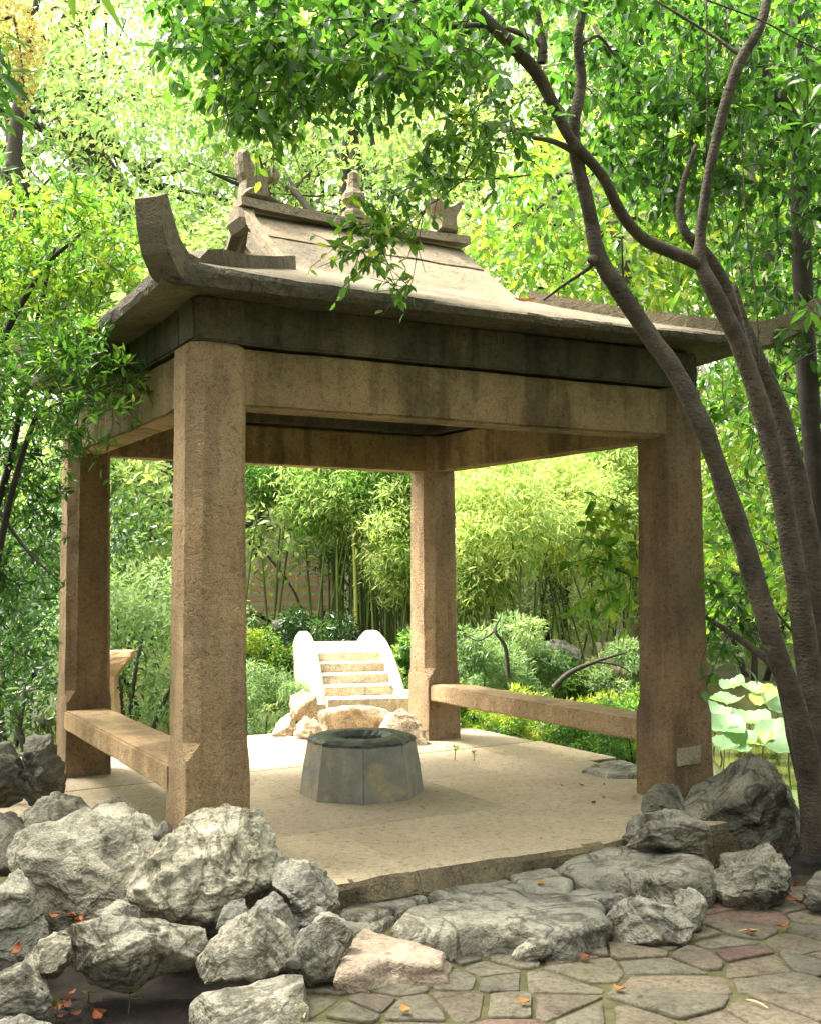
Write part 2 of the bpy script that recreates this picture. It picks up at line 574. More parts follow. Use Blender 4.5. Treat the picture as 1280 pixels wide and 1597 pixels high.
def box_bm(a0, a1, b0, b1, z0, z1, bm=None, f=W):
    bm = bm or bmesh.new()
    vs = [bm.verts.new(f(a, b, z)) for z in (z0, z1) for a, b in ((a0, b0), (a1, b0), (a1, b1), (a0, b1))]
    for q in ((0, 3, 2, 1), (4, 5, 6, 7), (0, 1, 5, 4), (1, 2, 6, 5), (2, 3, 7, 6), (3, 0, 4, 7)):
        bm.faces.new([vs[k] for k in q])
    return bm


def loft_bm(rings, cap=True):
    bm = bmesh.new()
    R = [[bm.verts.new(p) for p in r] for r in rings]
    n = len(R[0])
    for r0, r1 in zip(R, R[1:]):
        for k in range(n):
            bm.faces.new((r0[k], r0[(k + 1) % n], r1[(k + 1) % n], r1[k]))
    if cap:
        bm.faces.new(R[0][::-1])
        bm.faces.new(R[-1])
    return bm


def stone_bar(name, a0, a1, b0, b1, z0, z1, mat, parent, bevel=0.012, amp=0.006, cell=0.16):
    bm = box_bm(a0, a1, b0, b1, z0, z1)
    bmesh.ops.bevel(bm, geom=list(bm.edges), offset=bevel, segments=2, affect='EDGES', clamp_overlap=True)
    subdiv_long(bm, cell)
    rough_bm(bm, amp, 7.0, a0 * 3 + b0)
    return part_bm(name, bm, mat, parent, smooth=False)


# ------------------------------------------------------------------ platform floor
def build_platform():
    root = link(bpy.data.objects.new('pavilion_floor', None))
    p = W(AC_, BC_, 0)
    root.location = (p.x, p.y, -0.3)
    tag(root, 'raised floor of worn sandy stone slabs under the pavilion', kind='structure')
    rows = [(-0.56, 0.42, [-0.02, 0.98, 2.85, 3.44]), (0.427, 1.42, [-0.55, 0.55, 2.15, 3.62]),
            (1.427, 2.35, [-0.6, 1.25, 2.75, 3.9]), (2.357, 3.95, [-0.9, 0.55, 2.05, 3.85])]
    for i, (b0, b1, cuts) in enumerate(rows):
        for j, (a0, a1) in enumerate(zip(cuts, cuts[1:])):
            bm = bmesh.new()
            n = 44
            pts = []
            g = 0.0016
            for k in range(n):
                pts.append((a0 + g + (a1 - a0 - 2 * g) * k / n, b0))
            for k in range(6):
                pts.append((a1 - g, b0 + (b1 - b0) * k / 6))
            for k in range(n):
                pts.append((a1 - g - (a1 - a0 - 2 * g) * k / n, b1))
            for k in range(6):
                pts.append((a0 + g, b1 - (b1 - b0) * k / 6))
            jit = 0.014 if i == 0 else 0.0
            zt = 0.0 - 0.0012 * ((i * 7 + j * 3) % 3)
            def ring(z, inset, rough):
                r = []
                for (a, b) in pts:
                    q = W(a, b, z)
                    if i == 0 and abs(b - b0) < 1e-6:
                        nz = float(fbm(np.array([a * 5, z * 9, 2.2 + i]), 4))
                        q = W(a, b + inset + nz * rough * 1.5, z + (nz * 0.008 if z > -0.02 else 0))
                    r.append(q)
                return r
            bm = loft_bm([ring(-0.28, 0.0, 0.03), ring(-0.10, -0.012, 0.035), ring(-0.035, 0.0, 0.03), ring(zt - 0.008, 0.018, 0.02), ring(zt, 0.045, 0.01)])
            o = part_bm('floor_slab', bm, M['floor'], root)
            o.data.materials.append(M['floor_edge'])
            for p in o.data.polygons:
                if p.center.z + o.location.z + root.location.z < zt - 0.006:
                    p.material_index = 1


build_platform()


# ------------------------------------------------------------------ pavilion
def build_pavilion():
    root = thing('stone_pavilion', W(AC_, BC_, 0), 'open square stone pavilion on four chamfered posts with a gabled stone roof', 'pavilion')
    corners = [(0, 0), (LA, 0), (0, LB), (LA, LB)]
    for ci, (a, b) in enumerate(corners):
        ca, cb = a + PW / 2, b + PW / 2
        def ring(z, half, ch):
            h = half
            c2 = ch * 0.35
            pr = [(-h + ch, -h), (h - c2, -h), (h, -h + c2), (h, h - c2), (h - c2, h), (-h + c2, h), (-h, h - c2), (-h, -h + ch)]
            return [W(ca + x, cb + y, z) for x, y in pr]
        H = PW / 2
        rings = [ring(-0.02, H + 0.001, 0.006), ring(0.25, H, 0.006), ring(0.47, H - 0.002, 0.007), ring(0.53, H - 0.003, 0.010),
                 ring(0.57, H - 0.005, 0.04), ring(0.61, H - 0.006, 0.068)]
        for k in range(1, 15):
            t = k / 14
            rings.append(ring(0.62 + (2.60 - 0.62) * t, H - 0.006 - 0.012 * t, 0.070 + 0.004 * t))
        rings.append(ring(2.618, H - 0.04, 0.05))
        bm = loft_bm(rings)
        subdiv_long(bm, 0.12)
        rough_bm(bm, 0.006, 9.0, ci * 5.0)
        post = part_bm('post', bm, M['granite_shaded'] if ci in (1, 2) else M['granite'], root)
    # cement repair on the front right post
    bm = box_bm(LA + 0.03, LA + 0.21, -0.012, 0.0, 0.225, 0.335)
    subdiv_long(bm, 0.04)
    rough_bm(bm, 0.010, 14.0, 3)
    part_bm('repair_patch', bm, M['patch'], root)
    # lower beams between the posts, upper beams on top of them
    z0, z1, z2 = 2.30, 2.600, 2.80
    w0 = 0.055
    th = 0.20
    for (a0, a1, b0, b1) in ((PW - 0.05, LA + 0.05, w0, w0 + th), (PW - 0.05, LA + 0.05, LB + PW - w0 - th, LB + PW - w0)):
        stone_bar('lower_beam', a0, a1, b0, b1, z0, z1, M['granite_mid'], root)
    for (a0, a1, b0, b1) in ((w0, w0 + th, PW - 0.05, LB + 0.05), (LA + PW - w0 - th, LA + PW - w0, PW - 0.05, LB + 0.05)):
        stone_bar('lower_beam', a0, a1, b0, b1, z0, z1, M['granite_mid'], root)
    u0 = 0.035
    tu = 0.26
    E1, E2 = LA + PW - u0, LB + PW - u0
    for (a0, a1, b0, b1) in ((u0, E1, u0, u0 + tu), (u0, E1, E2 - tu, E2)):
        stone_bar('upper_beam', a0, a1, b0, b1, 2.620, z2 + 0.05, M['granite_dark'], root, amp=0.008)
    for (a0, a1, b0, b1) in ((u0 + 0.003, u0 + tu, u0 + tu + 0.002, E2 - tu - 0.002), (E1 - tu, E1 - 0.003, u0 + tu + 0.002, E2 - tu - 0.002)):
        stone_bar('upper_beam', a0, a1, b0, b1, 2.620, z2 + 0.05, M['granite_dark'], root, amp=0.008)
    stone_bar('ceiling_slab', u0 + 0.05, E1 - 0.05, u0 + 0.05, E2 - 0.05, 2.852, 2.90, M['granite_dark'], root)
    # benches on the two sides
    for nm, a0 in (('bench', -0.005), ('bench', LA + 0.02)):
        bm = box_bm(a0, a0 + 0.31, PW - 0.04, LB + 0.04, 0.335, 0.472)
        bmesh.ops.bevel(bm, geom=list(bm.edges), offset=0.012, segments=2, affect='EDGES', clamp_overlap=True)
        subdiv_long(bm, 0.14)
        for v in bm.verts:
            pass
        rough_bm(bm, 0.007, 6.0, a0 * 7)
        part_bm(nm, bm, M['granite'], root)
    # ---------------- roof: skirt of eave slabs with four slopes
    OV = 0.27
    A0, A1, B0, B1 = -OV + 0.07, LA + PW + OV, -OV, LB + PW + OV
    ga0, ga1, gb0, gb1 = 0.88, 2.56, 0.86, LB + PW - 0.86
    ZE, ZG = 2.905, 3.30
    LOW = 2.805

    def skirt(name, eave, inner, seam):
        # eave: two corner points on the eave line, inner: two points at the gable foot
        bm = bmesh.new()
        n, mrows = 46, 9
        top, bot = [], []
        nrm = Vector((inner[0][0] - eave[0][0], 0, 0))
        for i in range(mrows + 1):
            t = i / mrows
            rt, rb = [], []
            for k in range(n + 1):
                s = k / n
                ea = eave[0][0] + (eave[1][0] - eave[0][0]) * s
                eb = eave[0][1] + (eave[1][1] - eave[0][1]) * s
                ia = inner[0][0] + (inner[1][0] - inner[0][0]) * s
                ib = inner[0][1] + (inner[1][1] - inner[0][1]) * s
                a, b = ea + (ia - ea) * t, eb + (ib - eb) * t
                jag = float(fbm(np.array([a * 6.0, b * 6.0, 1.7]), 3))
                z = ZE + (ZG - ZE) * (0.82 * t + 0.18 * t * t) + 0.012 * float(fbm(np.array([a * 3, b * 3, 5.1]), 3))
                # eaves sweep up slightly towards the corners
                cs = abs(2 * s - 1) ** 3 * (1 - t)
                z += 0.03 * cs
                if i == 0:
                    a += (ia - ea) * 0.022 * jag
                    b += (ib - eb) * 0.022 * jag
                    z -= 0.012 + 0.010 * jag
                rt.append(W(a, b, z))
                zb = LOW + 0.052 * min(1.0, max(0.0, a / 2.6)) + 0.014 * jag + 0.02 * cs
                if t > 0.12:
                    zb = max(zb, z - 0.16)
                rb.append(W(a, b, min(zb, z - 0.05)))
            top.append([bm.verts.new(p) for p in rt])
            bot.append([bm.verts.new(p) for p in rb])
        for i in range(mrows):
            for k in range(n):
                bm.faces.new((top[i][k], top[i][k + 1], top[i + 1][k + 1], top[i + 1][k]))
                bm.faces.new((bot[i][k], bot[i + 1][k], bot[i + 1][k + 1], bot[i][k + 1]))
        # the eave's face, with a couple of rough rows
        prev = top[0]
        for q in (0.33, 0.66):
            row = []
            for k in range(n + 1):
                c = top[0][k].co.lerp(bot[0][k].co, q)
                out = (top[0][k].co - top[1][k].co)
                out.z = 0
                out.normalize()
                jag = float(fbm(np.array([c.x * 9, c.y * 9, q * 7]), 3))
                row.append(bm.verts.new(c + out * (0.018 * jag + 0.012)))
            for k in range(n):
                bm.faces.new((prev[k], row[k], row[k + 1], prev[k + 1]))
            prev = row
        for k in range(n):
            bm.faces.new((prev[k], bot[0][k], bot[0][k + 1], prev[k + 1]))
        for k in (0, n):
            col_t = [top[i][k] for i in range(mrows + 1)]
            col_b = [bot[i][k] for i in range(mrows + 1)]
            for i in range(mrows):
                bm.faces.new((col_t[i], col_t[i + 1], col_b[i + 1], col_b[i]))
        for k in range(n):
            bm.faces.new((top[mrows][k], top[mrows][k + 1], bot[mrows][k + 1], bot[mrows][k]))
        for f in bm.faces:
            f.material_index = 0
        bm.faces.ensure_lookup_table()
        for f in bm.faces:
            f.normal_update()
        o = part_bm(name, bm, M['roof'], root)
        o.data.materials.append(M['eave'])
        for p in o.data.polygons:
            if p.normal.z < 0.55:  # underside takes the dark edge stone too, its shade put into colour
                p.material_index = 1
        return o

    g = 0.0015
    skirt('eave_slab', ((A0, B0), (A1, B0)), ((ga0, gb0), (ga1, gb0)), 0)
    skirt('eave_slab', ((A0 - g, B1), (A0 - g, B0)), ((ga0 - g, gb1), (ga0 - g, gb0)), 0)
    skirt('eave_slab', ((A1 + g, B0), (A1 + g, B1)), ((ga1 + g, gb0), (ga1 + g, gb1)), 0)
    skirt('eave_slab', ((A1, B1), (A0, B1)), ((ga1, gb1), (ga0, gb1)), 0)

    # ---------------- upper gable roof: each slope laid in two courses of stone, the upper lapping the lower
    ZR = 3.84
    for sgn, bfoot in ((1, gb0), (-1, gb1)):
        def zrow(t):
            return ZG - 0.02 + (ZR - ZG + 0.0) * t
        for cidx, (t0, t1, lift) in enumerate(((-0.06, 0.62, 0.0), (0.58, 1.0, 0.012))):
            cuts = (0.80, 1.62, 2.62) if cidx == 0 else (0.90, 1.95, 2.60)
            for a0, a1 in zip(cuts, cuts[1:]):
                rings = []
                for t in np.linspace(t0, t1, 5):
                    b = bfoot + (BC_ - bfoot) * t
                    z = zrow(t) + lift
                    r = []
                    na = 9
                    for k in range(na):
                        a = a0 + 0.003 + (a1 - a0 - 0.006) * k / (na - 1)
                        r.append(W(a, b, z + 0.010 * float(fbm(np.array([a * 4, t * 4, sgn]), 3))))
                    for k in range(na):
                        a = a1 - 0.003 - (a1 - a0 - 0.006) * k / (na - 1)
                        r.append(W(a, b + 0.04 * sgn, z - 0.08))
                    rings.append(r)
                bm = loft_bm(rings)
                part_bm('roof_slab', bm, M['roof'], root)
    # gable walls
    for a0, a1 in ((0.93, 1.05), (2.40, 2.52)):
        bm = bmesh.new()
        loft = []
        for a in (a0, a1):
            loft.append([W(a, gb0 + 0.06, ZG - 0.12), W(a, gb1 - 0.06, ZG - 0.12), W(a, BC_, ZR - 0.07)])
        bm = loft_bm(loft)
        part_bm('gable_wall', bm, M['roof'], root)
    # verge ribs running down both ends
    for a0 in (0.84,):
        for sgn, bfoot in ((1, gb0), (-1, gb1)):
            rings = []
            for t in np.linspace(-0.02, 1.0, 6):
                b = bfoot + (BC_ - bfoot) * t
                z = ZG + (ZR - ZG) * t + (0.016 if t < 0.6 else 0.036)
                rings.append([W(a0, b, z - 0.06), W(a0 + 0.065, b, z - 0.06), W(a0 + 0.06, b, z + 0.006), W(a0 + 0.005, b, z + 0.006)])
            part_bm('verge_rib', loft_bm(rings), M['roof'], root, bevel=0.01)
    # ridge
    rings = []
    for k in range(14):
        t = k / 13
        a = 0.83 + (2.64 - 0.83) * t
        z = ZR + 0.015 + 0.02 * (2 * t - 1) ** 2
        rings.append([W(a, BC_ - 0.085, z - 0.02), W(a, BC_ + 0.085, z - 0.02), W(a, BC_ + 0.075, z + 0.042), W(a, BC_ - 0.075, z + 0.042)])
    bm = loft_bm(rings)
    rough_bm(bm, 0.008, 8)
    part_bm('ridge', bm, M['roof'], root, bevel=0.010)
    # carved block under the left end of the ridge
    bm = loft_bm([[W(0.84, BC_ - 0.13, 3.70), W(0.92, BC_ - 0.13, 3.70), W(0.92, BC_ + 0.13, 3.70), W(0.84, BC_ + 0.13, 3.70)],
                  [W(0.80, BC_ - 0.12, 3.76), W(0.92, BC_ - 0.12, 3.76), W(0.92, BC_ + 0.12, 3.76), W(0.80, BC_ + 0.12, 3.76)],
                  [W(0.80, BC_ - 0.07, 3.84), W(0.92, BC_ - 0.07, 3.84), W(0.92, BC_ + 0.07, 3.84), W(0.80, BC_ + 0.07, 3.84)]])
    part_bm('gable_carving', bm, M['roof'], root, bevel=0.025)

    # ---------------- hip ridges with their upturned horns
    for (ca, cb, da, db) in ((A0, B0, -1, -1), (A1, B0, 1, -1), (A0, B1, -1, 1), (A1, B1, 1, 1)):
        def HP(s, off, z):          # s: outwards along the diagonal from the corner, off: sideways
            k = 0.70710678
            return W(ca + da * k * s - db * k * off, cb + db * k * s + da * k * off, z)
        rings = []
        prof = [(-1.50, 3.295, 0.055, 0.045), (-1.2, 3.205, 0.058, 0.050), (-0.8, 3.095, 0.062, 0.058), (-0.50, 3.025, 0.066, 0.075)]
        for s, zc, hw, hh in prof:
            rings.append([HP(s, -hw, zc - hh), HP(s, hw, zc - hh), HP(s, hw * 0.9, zc + hh), HP(s, -hw * 0.9, zc + hh)])
        bm = loft_bm(rings)
        rough_bm(bm, 0.006, 9)
        part_bm('hip_ridge', bm, M['roof'], root, bevel=0.012)
        rings = []
        # horn: centre line turning upwards, section turned with it
        cl = [(-0.497, 3.025, -0.12), (-0.32, 2.965, -0.10), (-0.18, 2.895, 0.30), (-0.065, 2.910, 0.62), (0.025, 2.975, 0.86), (0.08, 3.07, 1.02), (0.12, 3.185, 1.15)]
        if da > 0:                              # the right-hand horns sweep out longer and lower
            cl = [(-0.497, 3.025, -0.12), (-0.28, 2.97, -0.05), (-0.12, 2.935, 0.12), (0.02, 2.955, 0.36), (0.14, 3.005, 0.55), (0.24, 3.07, 0.65), (0.33, 3.14, 0.72)]
        hw = [0.060, 0.068, 0.076, 0.076, 0.072, 0.066, 0.056]
        hh = [0.075, 0.082, 0.085, 0.080, 0.070, 0.060, 0.052]
        for (s, z, ang), w_, h_ in zip(cl, hw, hh):
            tx, tz = math.cos(ang), math.sin(ang)
            nx, nz = -tz, tx
            rings.append([HP(s - nx * h_, -w_, z - nz * h_), HP(s - nx * h_, w_, z - nz * h_), HP(s + nx * h_, w_, z + nz * h_), HP(s + nx * h_, -w_, z + nz * h_)])
        bm = loft_bm(rings)
        rough_bm(bm, 0.006, 9)
        part_bm('corner_horn', bm, M['roof'], root, bevel=0.014)

    # ---------------- ridge figures: outlines in the ridge's own plane (a, z), carved with real thickness
    def carve(name, outline, a_c, z_b, thick, taper=0.8, scale=1.0):
        pts = [(a_c + x * scale, z_b + y * scale) for x, y in outline]
        mx = sum(p[0] for p in pts) / len(pts)
        mz = sum(p[1] for p in pts) / len(pts)
        def ring(b, f):
            return [W(mx + (x - mx) * f, b, mz + (z - mz) * f) for x, z in pts]
        bm = loft_bm([ring(BC_ - thick, taper), ring(BC_ - thick * 0.5, 1.0), ring(BC_ + thick * 0.5, 1.0), ring(BC_ + thick, taper)])
        caps = [f for f in bm.faces if len(f.verts) > 4]
        tris = tessellate_polygon([[Vector((x, z, 0)) for x, z in pts]])
        for f in caps:
            vs = list(f.verts)
            if f is caps[0]:
                vs = vs[::-1]
            bm.faces.remove(f)
            for t in tris:
                try:
                    bm.faces.new([vs[k] for k in t])
                except ValueError:
                    pass
        part_bm(name, bm, M['roof'], root)
    beast = [(-0.08, 0.0), (0.13, 0.0), (0.115, 0.06), (0.105, 0.12), (0.13, 0.16), (0.155, 0.165), (0.165, 0.155), (0.20, 0.165), (0.215, 0.20),
             (0.20, 0.235), (0.165, 0.245), (0.13, 0.23), (0.105, 0.205), (0.05, 0.195), (0.005, 0.215), (-0.035, 0.27), (-0.045, 0.33), (-0.075, 0.345),
             (-0.105, 0.32), (-0.105, 0.25), (-0.09, 0.17), (-0.065, 0.12), (-0.075, 0.06)]
    carve('ridge_beast', beast, 0.92, ZR + 0.08, 0.075, 0.86, 0.95)
    ears = [(-0.085, 0.0), (0.085, 0.0), (0.075, 0.05), (0.07, 0.10), (0.085, 0.14), (0.125, 0.20), (0.13, 0.26), (0.10, 0.25), (0.045, 0.205),
            (0.0, 0.19), (-0.045, 0.205), (-0.11, 0.245), (-0.145, 0.235), (-0.12, 0.18), (-0.08, 0.13), (-0.07, 0.09), (-0.075, 0.04)]
    carve('ridge_figure', ears, 2.45, ZR + 0.08, 0.085, 0.85)
    # finial in the middle, turned
    rings = []
    for z, r in ((0.0, 0.085), (0.05, 0.08), (0.075, 0.05), (0.10, 0.05), (0.135, 0.085), (0.175, 0.08), (0.215, 0.05), (0.27, 0.042), (0.33, 0.035), (0.345, 0.015)):
        c = (1.70, BC_)
        rings.append([W(c[0] + r * math.cos(k * math.pi / 4 + 0.3), c[1] + r * math.sin(k * math.pi / 4 + 0.3), ZR + 0.07 + z) for k in range(8)])
    part_bm('ridge_finial', loft_bm(rings), M['roof'], root, bevel=0.006)
    return root


pavilion = build_pavilion()


# ------------------------------------------------------------------ well
def build_well():
    c = on_z(556, 1253, 0.0)
    cx, cy = c[0] + 0.0, c[1] + 0.37
    root = thing('well_curb', (cx, cy, 0), 'low octagonal stone well curb with dark worn rim and yellowish patches', 'well')
    n = 8
    ph = -math.pi / 2 + math.radians(4)
    R0, R1, H = 0.405, 0.352, 0.365

    def pt(k, r, z):
        return Vector((cx + r * math.cos(ph + 2 * math.pi * k / n), cy + r * math.sin(ph + 2 * math.pi * k / n), z))
    for k in range(n):
        g = 0.006
        rings = []
        for z, r, ri in ((0.0, R0, R0 - 0.13), (H * 0.5, (R0 + R1) / 2 + 0.004, 0.24), (H - 0.03, R1 + 0.003, 0.21)):
            q = [pt(k + g, r, z), pt(k + 1 - g, r, z), pt(k + 1 - g, ri, z), pt(k + g, ri, z)]
            rings.append(q)
        bm = loft_bm(rings)
        part_bm('side_panel', bm, M['well'], root, bevel=0.004)
    # rim
    m = 48

    def octr(a):
        a = (a - ph) % (2 * math.pi / n)
        return math.cos(math.pi / n) / math.cos(a - math.pi / n)
    rings = []
    rnd = np.random.default_rng(3)
    for z, r, octo in ((H - 0.032, 0.20, 0), (H - 0.032, R1 + 0.004, 1), (H - 0.012, R1 + 0.008, 1), (H + 0.006, R1 - 0.016, 1), (H + 0.012, R1 - 0.06, 1),
                       (H + 0.010, 0.20, 0), (H - 0.02, 0.165, 0), (H - 0.24, 0.16, 0)):
        q = []
        for k in range(m):
            a = ph + 2 * math.pi * k / m
            rr = r * (octr(a) if octo else 1) * (1 + 0.02 * rnd.normal() * (0.5 if octo else 1))
            q.append(Vector((cx + rr * math.cos(a), cy + rr * math.sin(a), z + 0.003 * rnd.normal())))
        rings.append(q)
    bm = loft_bm(rings, cap=False)
    bm.faces.new([v for v in bm.verts][-m:])
    part_bm('rim', bm, M['well_rim'], root)


build_well()

# ------------------------------------------------------------------ rocks
_ico = {}


def ico(sub):
    if sub not in _ico:
        bm = bmesh.new()
        bmesh.ops.create_icosphere(bm, subdivisions=sub, radius=1.0)
        bm.verts.ensure_lookup_table()
        V = np.array([v.co[:] for v in bm.verts])
        T = np.array([[v.index for v in f.verts] for f in bm.faces])
        bm.free()
        _ico[sub] = (V, T)
    return _ico[sub]


def poly_radius(P, th):
    """distance from the origin to a star-shaped polygon P (n,2) along the angles th"""
    n = len(P)
    R = np.zeros_like(th)
    c, s = np.cos(th), np.sin(th)
    for i in range(n):
        a, b = P[i], P[(i + 1) % n]
        e = b - a
        den = c * e[1] - s * e[0]
        den = np.where(np.abs(den) < 1e-9, 1e-9, den)
        t = (a[0] * e[1] - a[1] * e[0]) / den
        u = (a[0] * s - a[1] * c) / den
        u = np.where(np.abs(den) < 1e-8, 2, u)
        ok = (t > 0) & (u >= -1e-6) & (u <= 1 + 1e-6)
        R = np.where(ok & (t > R), t, R)
    bad = R <= 0
    R[bad] = np.mean(R[~bad])
    return R


def rock(px, d, mat, label, thick=0.8, tilt=38, sub=5, rough=0.155, cuts=15, seed=0, cat='rock', group=None, name='rock', holes=()):
    px = np.array(px, float)
    low = px[np.argmax(px[:, 1])]
    cxp, cyp = px[:, 0].mean(), px[:, 1].mean()
    anchor = at(cxp, px[:, 1].max(), d)
    al = math.radians(tilt)
    if d < 7:                                    # the breaks below cut some of the outline away
        ctr = (px.max(0) + px.min(0)) / 2
        px = ctr + (px - ctr) * 1.10
    nrm = np.array([0, -math.cos(al), math.sin(al)])
    ex = np.array([1.0, 0, 0])
    et = np.array([0, math.sin(al), math.cos(al)])
    Q = []
    for u, v in px:
        r = ray(u, v)
        t = ((anchor - ORG) @ nrm) / (r @ nrm)
        q = ORG + r * t - anchor
        Q.append((q @ ex, q @ et))
    Q = np.array(Q)
    c2 = np.array([(Q[:, 0].max() + Q[:, 0].min()) / 2, (Q[:, 1].max() + Q[:, 1].min()) / 2]) * 0.5 + Q.mean(0) * 0.5
    Q = Q - c2
    if sub == 5 and np.ptp(px[:, 0]) * np.ptp(px[:, 1]) > 9000:
        sub = 6
    V, T = ico(sub)
    rng = np.random.default_rng(seed + int(px[0, 0] * 3 + px[0, 1]))
    th = np.arctan2(V[:, 2], V[:, 0])
    rho = np.hypot(V[:, 0], V[:, 2])
    R = poly_radius(Q, th)
    size = float(np.sqrt(np.abs((Q[:, 0] * np.roll(Q[:, 1], 1) - Q[:, 1] * np.roll(Q[:, 0], 1)).sum() / 2)))
    rho2 = np.sin(np.pi / 2 * rho ** 0.85)
    Yn = np.sign(V[:, 1]) * np.abs(V[:, 1]) ** 0.8
    X = np.cos(th) * R * rho2
    Z = np.sin(th) * R * rho2
    Y = -Yn * size * 0.5 * thick                 # local normal axis, towards the camera is +
    P = np.stack([X, Z, Y], -1)
    # planar breaks
    cuts = min(cuts, 8) if sub <= 4 else cuts
    for k in range(cuts):
        n = np.array([rng.normal() * 0.7, rng.normal() * 0.6 + 0.1, abs(rng.normal()) * 0.8 + 0.35])
        n /= np.linalg.norm(n)
        ext = (P @ n).max()
        h = ext * rng.uniform(0.46, 0.80)
        over = np.maximum(P @ n - h, 0)
        P = P - n * (over * 0.97)[:, None]
    pn = P / size
    so = rng.uniform(0, 40, 3)
    mid = fbm(pn * 2.2 + so, 3, True)
    fine = fbm(pn * 6.0 + so + 9, 4)
    strata = fbm(np.stack([pn[:, 0] * 1.6, pn[:, 1] * 7.0, pn[:, 2] * 1.6], -1) + so, 3, True)
    nd = norm(P + 1e-6)
    sd = norm(rng.normal(size=3) * np.array([0.35, 1.0, 0.5]))
    led = (pn @ sd) * 4.2 + 0.9 * fbm(pn * 1.5 + so + 50, 3)
    led = led - np.floor(led)
    led = np.where(led < 0.82, led / 0.82, (1 - led) / 0.18) - 0.5
    big = fbm(pn * 1.1 + so + 21, 2)
    grit = fbm(pn * 16.0 + so + 5, 3, True)
    pits = np.maximum(fbm(pn * 3.2 + so + 33, 2) - 0.28, 0)
    P = P + nd * (size * rough * (0.35 * big + 0.34 * mid + 0.20 * fine + 0.26 * strata + 0.12 * grit + 0.34 * led - 1.6 * pits - 0.1))[:, None]
    for (hu, hv, hr) in holes:                   # pits worn into the face
        r = ray(hu, hv)
        t = ((anchor - ORG) @ nrm) / (r @ nrm)
        q = ORG + r * t - anchor
        hc = np.array([q @ ex, q @ et]) - c2
        dd = np.hypot(P[:, 0] - hc[0], P[:, 1] - hc[1])
        rad = hr / F_PX * d
        w = np.exp(-(dd / rad) ** 2) * (P[:, 2] > 0)
        P[:, 2] -= w * rad * 2.2
    Wd = anchor + (P[:, :1] + c2[0]) * ex + (P[:, 1:2] + c2[1]) * et + P[:, 2:3] * nrm
    o = part_np(name, Wd, T, M[mat], smooth=(sub >= 5 and False))
    return tag(o, label, cat, group)


def slab_rock(px, ztop, zbot, mat, label, name='stepping_stone', cat='stone', amp=0.02, parent=None, lump=0.012, bulge=1.0, seed=0, kind=None):
    """a flat stone whose top face has the given outline on the level ztop"""
    px = np.array(px, float)
    P = np.array([on_z(u, v, ztop)[:2] for u, v in px])
    c = P.mean(0)
    nth = 110
    th = np.linspace(0, 2 * np.pi, nth, endpoint=False)
    R = poly_radius(P - c, th)
    rng = np.random.default_rng(seed + int(px[0, 0] * 7 + px[0, 1]))
    so = rng.uniform(0, 30)
    jag = fbm(np.stack([np.cos(th) * 3 + so, np.sin(th) * 3, th * 0 + so], -1), 4)
    R = R * (1 + 0.07 * jag)
    rings = []
    size = R.mean()
    spec = [(0.0, 1.0)] if False else []
    prof = [(0.15, 0.0), (0.35, 0.0), (0.55, 0.0), (0.74, -0.001), (0.88, -0.004), (0.955, -0.012), (1.0, -0.035)]
    V = [[c[0], c[1], ztop]]
    for f, dz in prof:
        x, y = c[0] + np.cos(th) * R * f, c[1] + np.sin(th) * R * f
        z = ztop + dz + lump * fbm(np.stack([x * 7, y * 7, x * 0 + so], -1), 4) * (1 if f < 0.99 else 0.6)
        V += list(np.stack([x, y, z], -1))
    H = ztop - zbot
    for q in (0.15, 0.3, 0.45, 0.6, 0.8, 1.0):
        z = ztop - 0.03 - (H - 0.03) * q + 0 * th
        out = 1.0 + bulge * 0.03 * math.sin(q * 2.6) - 0.05 * q
        x, y = c[0] + np.cos(th) * R * out, c[1] + np.sin(th) * R * out
        jj = amp * fbm(np.stack([x * 9, y * 9, z * 14 + so], -1), 4)
        V += list(np.stack([x + np.cos(th) * jj, y + np.sin(th) * jj, z], -1))
    nr = len(prof) + 6
    T = []
    for k in range(nth):
        T.append((0, 1 + k, 1 + (k + 1) % nth))
    for r in range(nr - 1):
        for k in range(nth):
            a, b = 1 + r * nth + k, 1 + r * nth + (k + 1) % nth
            T.append((a, a + nth, b + nth))
            T.append((a, b + nth, b))
    o = part_np(name, np.array(V), np.array(T), M[mat] if isinstance(mat, str) else mat, parent)
    return tag(o, label, cat, kind=kind)


